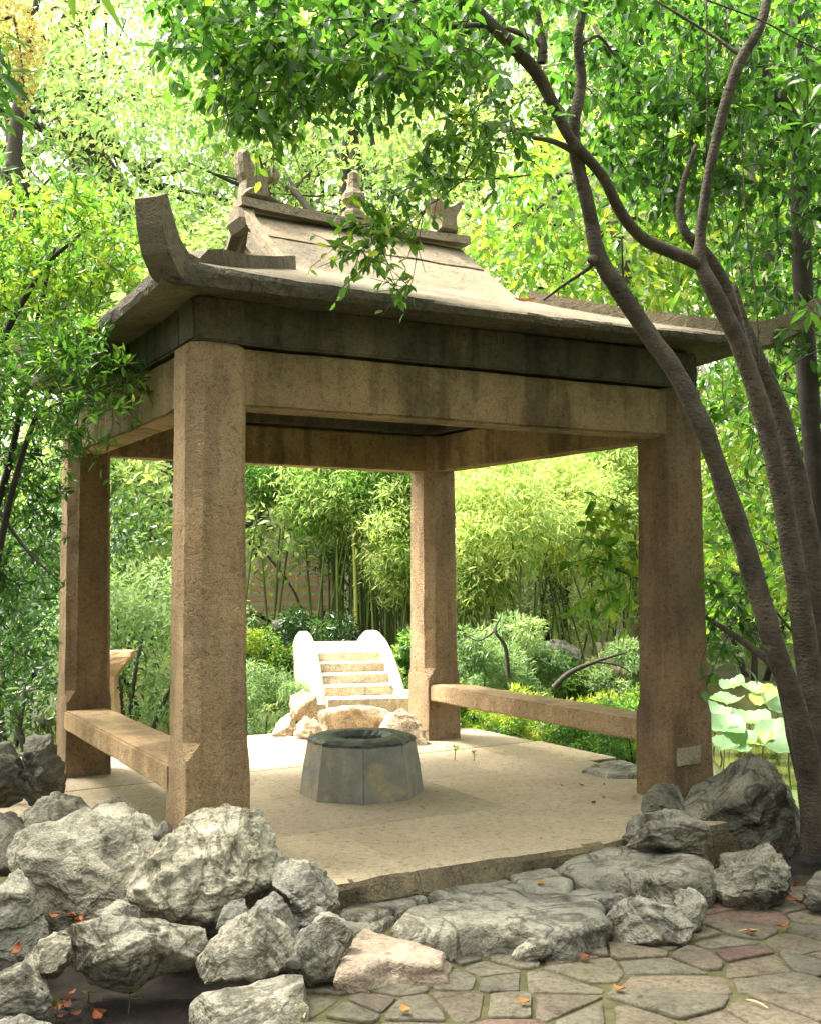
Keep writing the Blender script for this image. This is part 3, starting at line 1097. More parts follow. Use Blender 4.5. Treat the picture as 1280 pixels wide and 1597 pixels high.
def build_rocks():
    G = 'weathered limestone rocks piled around the pavilion'
    L = [
        ([(25, 1310), (60, 1272), (110, 1256), (175, 1252), (240, 1278), (252, 1312), (215, 1385), (175, 1425), (60, 1430), (28, 1385)], 5.0, 'rock_pale',
         'large mossy boulder left of the front left post', dict(thick=0.9, cuts=17)),
        ([(212, 1355), (235, 1330), (275, 1300), (345, 1273), (392, 1285), (432, 1330), (436, 1350), (400, 1370), (335, 1418), (265, 1425), (215, 1405)], 4.85, 'rock_pale',
         'pale craggy rock lying against the foot of the front left post', dict(thick=0.95, cuts=8)),
        ([(-40, 1345), (10, 1345), (42, 1380), (62, 1425), (50, 1475), (-40, 1480)], 4.65, 'rock', 'smooth grey rock cut by the left edge below the big mossy boulder', {}),
        ([(98, 1462), (130, 1440), (170, 1436), (200, 1446), (250, 1440), (300, 1432), (300, 1470), (285, 1485), (235, 1490), (190, 1517), (150, 1512), (110, 1490)], 4.40, 'rock_pale',
         'long pale slab of rock with a round hole bridging the dark hollow', dict(thick=0.9, tilt=50, cuts=4, rough=0.10, holes=[(238, 1470, 11)])),
        ([(26, 1492), (60, 1462), (98, 1436), (100, 1465), (95, 1492), (75, 1512), (45, 1510)], 4.35, 'rock_pale', 'small pale leaf shaped rock at the left of the hollow', dict(sub=4)),
        ([(278, 1462), (300, 1440), (380, 1424), (425, 1435), (442, 1460), (430, 1496), (395, 1512), (305, 1512), (283, 1492)], 4.35, 'rock_pale',
         'pale pitted oblong rock above the mossy ledge', dict(cuts=17, holes=[(322, 1482, 9)])),
        ([(300, 1562), (345, 1537), (420, 1508), (458, 1535), (466, 1597), (460, 1660), (300, 1660)], 4.05, 'rock_pale',
         'flat topped pale block of rock at the bottom beside the paving', dict(thick=1.0, tilt=50, cuts=5, rough=0.06)),
        ([(-40, 1490), (25, 1495), (60, 1522), (58, 1585), (-40, 1595)], 4.15, 'rock', 'squarish grey green rock at left of the dark hollow', {}),
        ([(-40, 1580), (40, 1585), (64, 1597), (64, 1660), (-40, 1660)], 3.95, 'rock', 'flat mossy rock in the bottom left corner', {}),
        ([(412, 1350), (440, 1338), (500, 1352), (519, 1375), (512, 1398), (482, 1445), (462, 1452), (450, 1405), (425, 1380)], 4.75, 'rock',
         'knobbly rock with bright crest at the left end of the floor edge', dict(cuts=12)),
        ([(368, 1420), (395, 1392), (420, 1384), (455, 1430), (462, 1462), (430, 1470), (380, 1450)], 4.6, 'rock', 'hunched grey rock between the pale rock and the knobbly one', dict(sub=4)),
        ([(428, 1498), (445, 1475), (490, 1448), (524, 1475), (508, 1512), (470, 1526), (435, 1522)], 4.40, 'rock', 'dark angular rock left of the pinkish slab', dict(sub=4)),
        ([(478, 1432), (520, 1420), (543, 1445), (530, 1466), (496, 1458)], 4.6, 'rock', 'small blue grey rock above the dark angular one', dict(sub=4)),
        ([(335, 1412), (372, 1402), (380, 1432), (345, 1446), (325, 1435)], 4.62, 'rock', 'small squared rock under the pale craggy rock', dict(sub=4)),
        ([(148, 1420), (185, 1398), (222, 1418), (215, 1442), (165, 1440)], 4.6, 'rock_pale', 'small pinkish cream rock above the slab with the hole', dict(sub=4)),
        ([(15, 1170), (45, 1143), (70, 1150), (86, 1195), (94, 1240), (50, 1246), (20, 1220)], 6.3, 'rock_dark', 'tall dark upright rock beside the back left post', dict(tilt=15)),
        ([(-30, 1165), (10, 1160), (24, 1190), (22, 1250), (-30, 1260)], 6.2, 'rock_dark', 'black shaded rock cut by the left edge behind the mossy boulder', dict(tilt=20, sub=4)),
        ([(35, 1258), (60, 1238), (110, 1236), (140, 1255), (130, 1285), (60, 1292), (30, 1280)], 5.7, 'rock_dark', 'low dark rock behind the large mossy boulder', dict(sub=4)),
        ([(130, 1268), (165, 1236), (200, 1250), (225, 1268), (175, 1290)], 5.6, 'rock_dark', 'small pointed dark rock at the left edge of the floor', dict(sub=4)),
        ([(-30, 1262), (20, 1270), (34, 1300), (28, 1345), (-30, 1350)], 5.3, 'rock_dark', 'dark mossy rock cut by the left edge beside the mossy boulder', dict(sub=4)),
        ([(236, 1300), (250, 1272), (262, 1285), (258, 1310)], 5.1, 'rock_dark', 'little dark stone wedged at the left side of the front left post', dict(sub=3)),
        # right side
        ([(1040, 1240), (1075, 1214), (1112, 1206), (1150, 1192), (1195, 1203), (1242, 1228), (1258, 1292), (1240, 1325), (1180, 1338), (1100, 1322), (1055, 1285)], 6.25, 'rock_dark',
         'big dark layered rock at the foot of the front right post', dict(thick=0.8, cuts=17, rough=0.13)),
        ([(1000, 1252), (1014, 1222), (1038, 1214), (1058, 1245), (1062, 1272), (1004, 1272)], 6.05, 'rock_dark', 'grey upright rock in front of the front right post', dict(sub=4)),
        ([(960, 1288), (985, 1268), (1060, 1272), (1092, 1292), (1094, 1326), (1000, 1316), (975, 1308)], 5.8, 'rock', 'flattish grey rock at the right end of the floor edge', dict(cuts=6, thick=1.0)),
        ([(1108, 1368), (1128, 1335), (1165, 1338), (1192, 1328), (1222, 1346), (1212, 1402), (1180, 1414), (1130, 1408)], 5.45, 'rock_dark',
         'saddle shaped brownish rock standing at the edge of the dark soil', dict(cuts=6)),
        ([(1250, 1395), (1285, 1358), (1330, 1380), (1330, 1425), (1262, 1415)], 5.3, 'rock_dark', 'dark rock cut by the right edge on the soil', dict(sub=4)),
        ([(940, 1458), (955, 1416), (1000, 1396), (1055, 1404), (1064, 1450), (1050, 1470), (960, 1470)], 4.95, 'rock', 'squat grey rock right of the long step stone', dict(cuts=12)),
        ([(1048, 1398), (1085, 1390), (1094, 1405), (1088, 1448), (1060, 1455)], 5.05, 'rock', 'small upright grey rock right of the squat one', dict(sub=4)),
        ([(790, 1486), (815, 1468), (850, 1455), (862, 1475), (845, 1492), (810, 1500)], 4.72, 'rock', 'small broken lump against the front of the long step stone', dict(sub=4)),
        # far bank and the bridge foot
        ([(448, 1118), (452, 1085), (470, 1075), (488, 1085), (490, 1112), (475, 1125)], 9.9, 'rock_tan', 'cream rounded rock left of the bridge steps', dict(sub=4, tilt=15)),
        ([(450, 1140), (460, 1122), (490, 1118), (500, 1135), (480, 1152)], 9.5, 'rock_tan', 'low cream rock at the back left corner of the floor', dict(sub=4)),
        ([(418, 1145), (430, 1118), (450, 1112), (462, 1130), (450, 1150)], 9.7, 'rock_tan', 'pale rock half hidden by the trailing plant', dict(sub=4)),
        ([(590, 1135), (605, 1112), (640, 1103), (656, 1120), (660, 1165), (625, 1165), (600, 1150)], 9.2, 'rock_tan', 'brown craggy rock behind the well beside the back post', dict(sub=4, tilt=15)),
        ([(484, 1142), (490, 1112), (520, 1106), (560, 1106), (596, 1108), (606, 1116), (606, 1142)], 10.0, 'rock_tan', 'rough tan slab forming the first step to the bridge', dict(sub=4, tilt=25, cuts=4)),
        ([(412, 985), (425, 965), (440, 960), (455, 972), (458, 990)], 15.0, 'rock', 'grey rock behind the clipped round shrub', dict(sub=3, tilt=10)),
        ([(800, 1030), (815, 1008), (870, 1000), (900, 1008), (905, 1035)], 13.5, 'rock', 'grey rock under the overhanging grass beyond the bench', dict(sub=4, tilt=20)),
        ([(40, 1100), (70, 1085), (110, 1095), (110, 1118), (50, 1118)], 12.5, 'rock', 'low rock on the far left pond bank', dict(sub=3)),
        ([(0, 1085), (20, 1066), (60, 1060), (80, 1075), (70, 1095), (10, 1098)], 13.2, 'rock', 'mossy stone at the pond edge left of the back left post', dict(sub=3)),
    ]
    for i, (px, d, mat, label, kw) in enumerate(L):
        rock(px, d, mat, label, seed=i * 13, group=G if d < 7 else None, **kw)
    # stone bank across the water
    rng = np.random.default_rng(8)
    k = 0
    for row in range(3):
        for j in range(11):
            u = 928 + j * 15 + rng.uniform(-3, 3) + row * 5
            v = 1012 + row * 17 + rng.uniform(-2, 2)
            w, h = rng.uniform(8, 11), rng.uniform(8, 10)
            rock([(u - w, v), (u - w * 0.6, v - h), (u + w * 0.6, v - h), (u + w, v), (u + w * 0.5, v + h), (u - w * 0.5, v + h)], 15.6 - row * 0.15, 'rock_tan',
                 'cream stone in the low pond bank seen left of the front right post', sub=2, tilt=25, cuts=4, seed=k,
                 group='stones of the far pond bank', name='bank_stone', cat='stone')
            k += 1


build_rocks()


# ------------------------------------------------------------------ paving of irregular flagstones in mossy joints
def clip_poly(P, n, d):
    out = []
    m = len(P)
    for i in range(m):
        a, b = P[i], P[(i + 1) % m]
        da, db = a @ n - d, b @ n - d
        if da <= 0:
            out.append(a)
        if (da < 0) != (db < 0):
            t = da / (da - db)
            out.append(a + (b - a) * t)
    return out


def build_paving():
    bed_px = [(455, 1540), (520, 1440), (640, 1385), (760, 1360), (880, 1322), (985, 1300), (1090, 1330), (1110, 1400), (1320, 1400)]
    P = [on_z(u, v, PAVE_Z)[:2] for u, v in bed_px]
    x1 = 3.4
    P = [(-0.42, 3.0)] + [tuple(p) for p in P] + [(x1, 5.45), (x1, 3.0)]
    root = link(bpy.data.objects.new('paving', None))
    root.location = (1.0, 4.6, PAVE_Z)
    tag(root, 'path of irregular brown and reddish flagstones with mossy joints', kind='structure')
    bm = bmesh.new()
    f = bm.faces.new([bm.verts.new((x, y, PAVE_Z - 0.001)) for x, y in P])
    bmesh.ops.triangulate(bm, faces=[f])
    bmesh.ops.subdivide_edges(bm, edges=list(bm.edges), cuts=14, use_grid_fill=True)
    e0, e1 = np.array(W(0, -0.56, 0))[:2], np.array(W(3, -0.56, 0))[:2]
    en = norm(np.array([e1[1] - e0[1], -(e1[0] - e0[0])]))

    def rise(x, y):
        dist = (np.array([x, y]) - e0) @ en
        return 0.075 * (1 - float(smooth(np.array(dist), 0.05, 0.62)))
    for v in bm.verts:
        v.co.z += rise(v.co.x, v.co.y)
    rough_bm(bm, 0.006, 8)
    part_bm('moss_bed', bm, M['moss'], root)
    rng = np.random.default_rng(21)
    pts = []
    x0, y0, y1 = -0.5, 3.1, 6.1
    j = 0
    y = y0
    while y < y1:
        x = x0 + rng.uniform(0, 0.2)
        while x < x1:
            pts.append((x + rng.uniform(-0.07, 0.07), y + rng.uniform(-0.055, 0.055)))
            x += rng.choice([0.16, 0.25, 0.34, 0.44]) * rng.uniform(0.85, 1.15)
        y += rng.choice([0.13, 0.18, 0.25])
    pts = np.array(pts)
    poly = np.array(P)

    def inside(q):
        c = False
        n = len(poly)
        for i in range(n):
            a, b = poly[i], poly[(i + 1) % n]
            if (a[1] > q[1]) != (b[1] > q[1]) and q[0] < (b[0] - a[0]) * (q[1] - a[1]) / (b[1] - a[1]) + a[0]:
                c = not c
        return c
    for i, p in enumerate(pts):
        if not inside(p) or rise(p[0], p[1]) > 0.030:
            continue
        C = [p + np.array(q) for q in ((-0.25, -0.16), (0.25, -0.16), (0.25, 0.16), (-0.25, 0.16))]
        near = np.argsort(((pts - p) ** 2).sum(1))[1:24]
        gap = rng.choice([0.004, 0.007, 0.012, 0.020])
        for k in near:
            q = pts[k]
            n = (q - p)
            L = np.linalg.norm(n)
            n = n / L
            C = clip_poly(C, n, p @ n + L / 2 - gap)
        if len(C) < 3:
            continue
        C = np.array(C)
        # rounded, chipped edge
        ring = []
        m = len(C)
        for k in range(m):
            a, b = C[k], C[(k + 1) % m]
            L = np.linalg.norm(b - a)
            if L < 0.02:
                ring.append((a + b) / 2)
                continue
            nn = max(3, int(L / 0.022))
            ring.append(a + (b - a) * min(0.12, 0.012 / L))
            for s in range(1, nn):
                ring.append(a + (b - a) * s / nn)
            ring.append(b - (b - a) * min(0.12, 0.012 / L))
        ring = np.array(ring)
        if len(ring) < 5:
            continue
        c = ring.mean(0)
        jag = fbm(np.concatenate([ring * 14, np.full((len(ring), 1), i * 1.7)], 1), 4)
        ring = c + (ring - c) * (1 + 0.075 * jag[:, None])
        zt = PAVE_Z + rng.uniform(0.005, 0.017)
        tilt = rng.normal(0, 0.012, 2)
        def zz(r):
            return zt + (r - c) @ tilt + 0.006 * fbm(np.concatenate([r * 6, np.full((len(r), 1), 3.3)], 1), 3)
        n = len(ring)
        V = [np.array([[c[0], c[1], zt + 0.003]])]
        for f_, dz in ((0.55, 0.001), (0.95, 0.0), (0.992, -0.002), (1.0, -0.010), (1.0, -0.05)):
            r = c + (ring - c) * f_
            V.append(np.concatenate([r, (zz(r) + dz)[:, None]], 1))
        V = np.concatenate(V)
        T = [(0, 1 + k, 1 + (k + 1) % n) for k in range(n)]
        for r in range(4):
            for k in range(n):
                a, b = 1 + r * n + k, 1 + r * n + (k + 1) % n
                T += [(a, a + n, b + n), (a, b + n, b)]
        mt = FLAG[rng.choice(3, p=[0.56, 0.36, 0.08])]
        part_np('flagstone', V, np.array(T), mt, root)
    # the row of flat stones between the paving and the floor edge
    slab_rock([(606, 1434), (640, 1408), (700, 1396), (800, 1387), (895, 1392), (936, 1404), (940, 1436), (880, 1452), (820, 1446), (740, 1442), (690, 1452), (640, 1448)], -0.088, PAVE_Z - 0.05, 'rock',
              'long bluish grey step stone in front of the floor', amp=0.05, lump=0.02, bulge=1.5)
    slab_rock([(866, 1352), (880, 1330), (905, 1320), (960, 1318), (1050, 1326), (1108, 1344), (1100, 1362), (1055, 1374), (990, 1366), (920, 1364)], -0.035, PAVE_Z - 0.02, 'rock',
              'broad grey step stone right of the floor edge', amp=0.06, lump=0.03, bulge=1.2)
    slab_rock([(512, 1512), (528, 1480), (560, 1437), (605, 1458), (688, 1480), (684, 1498), (640, 1502), (600, 1496), (560, 1512)], -0.125, PAVE_Z - 0.03, 'rock_pink',
              'pinkish wedge shaped slab at the left end of the paving', amp=0.05, lump=0.018)
    slab_rock([(900, 1200), (930, 1188), (965, 1186), (1002, 1198), (1004, 1210), (950, 1210)], 0.035, -0.1, 'rock_pale', 'flat grey rock beside the floor under the right bench', amp=0.03, lump=0.02)
    flats = [([(556, 1390), (600, 1379), (648, 1372), (662, 1382), (612, 1398), (570, 1402)], -0.105, 'flat grey stone under the break in the floor edge'),
             ([(528, 1436), (566, 1432), (606, 1416), (612, 1428), (572, 1450), (540, 1452)], -0.135, 'flat mossy stone above the pinkish slab'),
             ([(668, 1366), (720, 1352), (775, 1348), (782, 1360), (730, 1372), (680, 1376)], -0.095, 'narrow grey stone under the floor edge at the centre'),
             ([(836, 1340), (870, 1325), (884, 1332), (866, 1348)], -0.075, 'small grey stone between the floor edge and the broad step stone'),
             ([(658, 1392), (700, 1376), (790, 1370), (818, 1384), (790, 1396), (690, 1404)], -0.10, 'long flat grey stone behind the long step stone'),
             ([(782, 1362), (842, 1345), (888, 1372), (880, 1388), (830, 1390)], -0.085, 'flat grey stone left of the broad step rock'),
             ([(515, 1402), (600, 1390), (655, 1384), (662, 1398), (572, 1430), (530, 1426)], -0.11, 'flat pale stone below the left end of the floor edge'),
             ([(868, 1392), (905, 1386), (970, 1396), (966, 1404), (900, 1402)], -0.12, 'thin pale flat stone below the broad step rock'),
             ([(890, 1330), (920, 1318), (965, 1312), (968, 1322), (905, 1334)], -0.06, 'thin mossy stone along the floor edge'),
             ([(695, 1400), (712, 1392), (732, 1396), (728, 1406), (700, 1408)], -0.085, 'tiny pinkish stone on the long step stone'),
             ([(600, 1412), (625, 1404), (640, 1412), (612, 1424)], -0.12, 'tiny pale stone left of the long step stone')]
    for px, z, lb in flats:
        slab_rock(px, z, PAVE_Z - 0.06, 'rock', lb)
    # soil beds
    for nm, pxs, zz_, lb in (('soil_bed', [(1085, 1300), (1330, 1290), (1330, 1402), (1100, 1402)], PAVE_Z - 0.012, 'bare dark soil under the leaning tree'),
                             ('soil_bed', [(-80, 1420), (400, 1420), (400, 1800), (-80, 1800)], -0.315, 'dark soil in the hollow between the lower left rocks')):
        Q = [on_z(u, v, zz_) for u, v in pxs]
        bm = bmesh.new()
        bm.faces.new([bm.verts.new(q) for q in Q])
        bmesh.ops.subdivide_edges(bm, edges=list(bm.edges), cuts=24, use_grid_fill=True)
        rough_bm(bm, 0.03, 6)
        tag(part_bm(nm, bm, M['soil']), lb, kind='structure')


build_paving()


# ------------------------------------------------------------------ leaves
LEAF_T = np.array([(0, 0, 0), (0.30, 0.42, 0.06), (0.68, 0.36, 0.05), (1.0, 0, -0.08), (0.68, -0.36, 0.05), (0.30, -0.42, 0.06), (0.32, 0, 0), (0.68, 0, -0.02)])
LEAF_F = np.array([(0, 1, 6), (1, 2, 6), (2, 7, 6), (2, 3, 7), (0, 6, 5), (6, 4, 5), (6, 7, 4), (7, 3, 4)])
DIA_T = np.array([(0, 0, 0), (0.45, 0.5, 0.08), (1, 0, -0.05), (0.45, -0.5, 0.08)])
DIA_F = np.array([(0, 1, 2), (0, 2, 3)])


def leaf_frames(D, up):
    D = norm(D)
    S = norm(np.cross(D, up) + 1e-5)
    Nn = norm(np.cross(S, D))
    return D, S, Nn


def leaf_arrays(P, D, up, L, Wd, near=False):
    Tm, Fm = (LEAF_T, LEAF_F) if near else (DIA_T, DIA_F)
    D, S, Nn = leaf_frames(D, up)
    V = (P[:, None, :] + D[:, None, :] * (Tm[None, :, 0:1] * L[:, None, None]) + S[:, None, :] * (Tm[None, :, 1:2] * Wd[:, None, None])
         + Nn[:, None, :] * (Tm[None, :, 2:3] * L[:, None, None]))
    k = len(Tm)
    F = Fm[None] + (np.arange(len(P)) * k)[:, None, None]
    return V.reshape(-1, 3), F.reshape(-1, 3), len(Fm)


def rand_dirs(rng, n):
    return norm(rng.normal(size=(n, 3)))


def put_leaves(name, P, D, up, L, Wd, tint, mat, parent, near=False, singles=0, stuff=None):
    """leaves of one plant: the largest seen ones as parts of their own, the rest joined in one part"""
    P = np.asarray(P)
    if singles:
        vis = P[:, 1] > 0.5
        u = P[:, 0] / np.maximum(P[:, 1], 0.1)
        v = (P[:, 2] - EYE) / np.maximum(P[:, 1], 0.1) - PITCH
        ok = vis & (np.abs(u) < 0.37) & (np.abs(v) < 0.46)
        score = np.where(ok, L / np.maximum(P[:, 1], 0.1), 0)
        order = np.argsort(-score)
        pick, rest = order[:singles], order[singles:]
        off = np.array(world_loc(parent))
        meshes = []
        for k in range(7):
            V, F, m = leaf_arrays(np.zeros((1, 3)), np.array([[1.0, 0, 0]]), np.array([[0, 0, 1.0]]), np.ones(1), np.ones(1), near)
            meshes.append(tri_mesh('leaf', V, F, mat, np.full(len(F), (k + 0.5) / 7)))
        Dn, Sn, Nn = leaf_frames(D, up)
        for i in pick:
            o = add_mesh('leaf', meshes[min(6, max(0, int(tint[i] * 7)))], parent)
            d, s, n_ = Dn[i] * L[i], -Sn[i] * Wd[i] * -1, Nn[i] * L[i]
            mtx = Matrix(((d[0], s[0], n_[0], P[i][0] - off[0]), (d[1], s[1], n_[1], P[i][1] - off[1]), (d[2], s[2], n_[2], P[i][2] - off[2]), (0, 0, 0, 1)))
            o.matrix_basis = mtx
        P, D, up, L, Wd, tint = P[rest], D[rest], up[rest], L[rest], Wd[rest], tint[rest]
    V, F, m = leaf_arrays(P, D, up, L, Wd, near)
    o = part_np(name, V, F, mat, parent, np.repeat(np.clip(tint, 0, 1), m))
    if stuff or (stuff is None):
        o['kind'] = 'stuff'
    return o


# ------------------------------------------------------------------ tubes for trunks, limbs, twigs
def catmull(pts, per=6):
    P = np.asarray(pts, float)
    if len(P) < 3:
        t = np.linspace(0, 1, per + 1)[:, None]
        return P[0] * (1 - t) + P[-1] * t
    Q = np.concatenate([[2 * P[0] - P[1]], P, [2 * P[-1] - P[-2]]])
    out = []
    for i in range(1, len(Q) - 2):
        p0, p1, p2, p3 = Q[i - 1], Q[i], Q[i + 1], Q[i + 2]
        for k in range(per):
            t = k / per
            out.append(0.5 * ((2 * p1) + (p2 - p0) * t + (2 * p0 - 5 * p1 + 4 * p2 - p3) * t * t + (3 * p1 - p0 - 3 * p2 + p3) * t ** 3))
    out.append(P[-1])
    return np.array(out)


class Tubes:
    def __init__(self):
        self.V, self.T, self.n = [], [], 0

    def add(self, pts, radii, sides=8, per=5, wob=0.0, seed=0.0):
        pr = np.concatenate([np.asarray(pts, float), np.asarray(radii, float)[:, None]], 1)
        C = catmull(pr, per)
        P, R = C[:, :3], np.maximum(C[:, 3], 0.0008)
        tan = norm(np.gradient(P, axis=0))
        ref = np.array([0.3, 1.0, 0.2])
        S = norm(np.cross(tan, ref))
        B = np.cross(tan, S)
        th = np.linspace(0, 2 * np.pi, sides, endpoint=False)
        ring = P[:, None] + (S[:, None] * np.cos(th)[None, :, None] + B[:, None] * np.sin(th)[None, :, None]) * R[:, None, None]
        if wob:
            nz = fbm(ring * 12 + seed, 4)
            dirs = norm(ring - P[:, None])
            ring = ring + dirs * (nz * wob * R[:, None])[..., None]
        m, base = len(P), self.n
        self.V.append(ring.reshape(-1, 3))
        i = np.arange(m - 1)[:, None] * sides + np.arange(sides)[None]
        j = np.arange(m - 1)[:, None] * sides + (np.arange(sides)[None] + 1) % sides
        T = np.concatenate([np.stack([i, j, j + sides], -1).reshape(-1, 3), np.stack([i, j + sides, i + sides], -1).reshape(-1, 3)])
        self.T.append(T + base)
        self.n += m * sides
        # end cap
        last = base + (m - 1) * sides
        self.T.append(np.array([(last, last + k, last + k + 1) for k in range(1, sides - 1)]))

    def build(self, name, mat, parent, smooth=True):
        return part_np(name, np.concatenate(self.V), np.concatenate(self.T), mat, parent, smooth=smooth)


def px_path(pts):
    return [at(u, v, d) for u, v, d in pts]


# ------------------------------------------------------------------ generic plants
def clump_leaves(rng, centers, rads, per, L, flat=0.55, droop=0.25, out=0.6):
    """leaves on the shells of leafy clumps"""
    P, D, U, tc = [], [], [], []
    for c, r, k in zip(centers, rads, per):
        d = rand_dirs(rng, k)
        rr = r * rng.uniform(0.35, 1.0, k)[:, None] ** 0.6
        p = c + d * rr * np.array([1, 1, flat])
        D.append(norm(d * out + rng.normal(size=(k, 3)) * 0.6 + np.array([0, 0, -droop])))
        U.append(norm(np.array([0, 0, 1.0]) + rng.normal(size=(k, 3)) * 0.55 + d * 0.4))
        P.append(p)
        tc.append(np.full(k, rng.normal() * 0.19))
    return np.concatenate(P), np.concatenate(D), np.concatenate(U), np.concatenate(tc)


def blob_plant(name, base, size, n, leaf, mat, label, cat, group=None, clumps=26, tint=0.5, spread=0.22, lw=0.4, seed=0, flat=0.7, stems=6, stem_mat='bark_dark',
               crown='foliage', droop=0.25, shell=0.55, lift=0.5, near=False, singles=0):
    """a leafy mass: size = (rx, ry, height) above the base point"""
    rng = np.random.default_rng(seed + 100)
    base = np.array(base, float)
    root = thing(name, tuple(base), label, cat, group)
    rx, ry, h = size
    d = rand_dirs(rng, clumps)
    rr = rng.uniform(shell, 1.0, clumps)[:, None]
    cc = base + np.array([0, 0, h * lift]) + d * rr * np.array([rx, ry, h * lift])
    cc[:, 2] = np.maximum(cc[:, 2], base[2] + 0.05 * h)
    rad = rng.uniform(0.22, 0.42, clumps) * (rx * ry * h * 0.5) ** (1 / 3)
    per = np.maximum(6, (n * rad ** 2 / (rad ** 2).sum()).astype(int))
    P, D, U, tc = clump_leaves(rng, cc, rad, per, leaf, flat, droop)
    m = len(P)
    L = leaf * rng.uniform(0.65, 1.25, m)
    tn = tint + tc + rng.normal(size=m) * spread * 0.6
    if stems:
        tb = Tubes()
        for k in range(stems):
            c = cc[rng.integers(clumps)]
            b0 = base + np.array([rng.normal() * rx * 0.08, rng.normal() * ry * 0.08, -0.1])
            mid = (b0 + c) / 2 + np.array([0, 0, h * 0.08]) + rng.normal(size=3) * 0.05 * rx
            r0 = 0.012 * h + 0.006
            tb.add([b0, mid, c], [r0, r0 * 0.6, r0 * 0.15], 5, 4)
        tb.build('stem', M[stem_mat], root)
    put_leaves(crown, P, D, U, L, L * lw, tn, M[mat], root, near=near, singles=singles)
    return root


def tree(base, height, crown_r, n, leaf, mat, label, group=None, tint=0.5, seed=0, clumps=46, trunk_r=0.16, lean=(0, 0), crown_z=0.58, lw=0.45, spread=0.25,
         bark='bark_dark', limbs=9, squash=0.75, cat='tree', name='tree', flat=0.6):
    rng = np.random.default_rng(seed + 500)
    base = np.array(base, float)
    root = thing(name, tuple(base), label, cat, group)
    top = base + np.array([lean[0], lean[1], height * 0.92])
    cz = base + np.array([lean[0] * 0.7, lean[1] * 0.7, height * crown_z])
    ch = height * (1 - crown_z)
    d = rand_dirs(rng, clumps)
    rr = rng.uniform(0.45, 1.0, clumps)[:, None]
    cc = cz + d * rr * np.array([crown_r, crown_r, ch])
    rad = rng.uniform(0.20, 0.36, clumps) * crown_r
    per = np.maximum(8, (n * rad ** 2 / (rad ** 2).sum()).astype(int))
    tb = Tubes()
    sway = rng.normal(size=3) * 0.04 * height
    sway[2] = 0
    path = [base - np.array([0, 0, 0.4]), base + (top - base) * 0.3 + sway, base + (top - base) * 0.62 - sway * 0.5, top]
    tb.add(path, [trunk_r * 1.25, trunk_r, trunk_r * 0.6, trunk_r * 0.1], 9, 6, 0.12, seed)
    tp = catmull(path, 12)
    for k in range(limbs):
        i = int(len(tp) * rng.uniform(0.35, 0.85))
        c = cc[rng.integers(clumps)]
        mid = (tp[i] + c) / 2 + rng.normal(size=3) * 0.07 * crown_r
        r0 = trunk_r * rng.uniform(0.25, 0.5)
        tb.add([tp[i], mid, c], [r0, r0 * 0.6, r0 * 0.1], 6, 5, 0.1, seed + k)
        for q in range(2):
            c2 = c + rng.normal(size=3) * 0.3 * crown_r
            tb.add([mid, (mid + c2) / 2 + rng.normal(size=3) * 0.05 * crown_r, c2], [r0 * 0.5, r0 * 0.3, r0 * 0.06], 5, 4)
    tb.build('trunk', M[bark], root)
    P, D, U, tc = clump_leaves(rng, cc, rad, per, leaf, flat, 0.25)
    m = len(P)
    L = leaf * rng.uniform(0.4, 1.45, m)
    put_leaves('crown', P, D, U, L, L * lw, tint + tc + rng.normal(size=m) * spread * 0.6, M[mat], root)
    return root


def gz(x, y):
    return float(ground_h(np.array([x], float), np.array([y], float))[0])


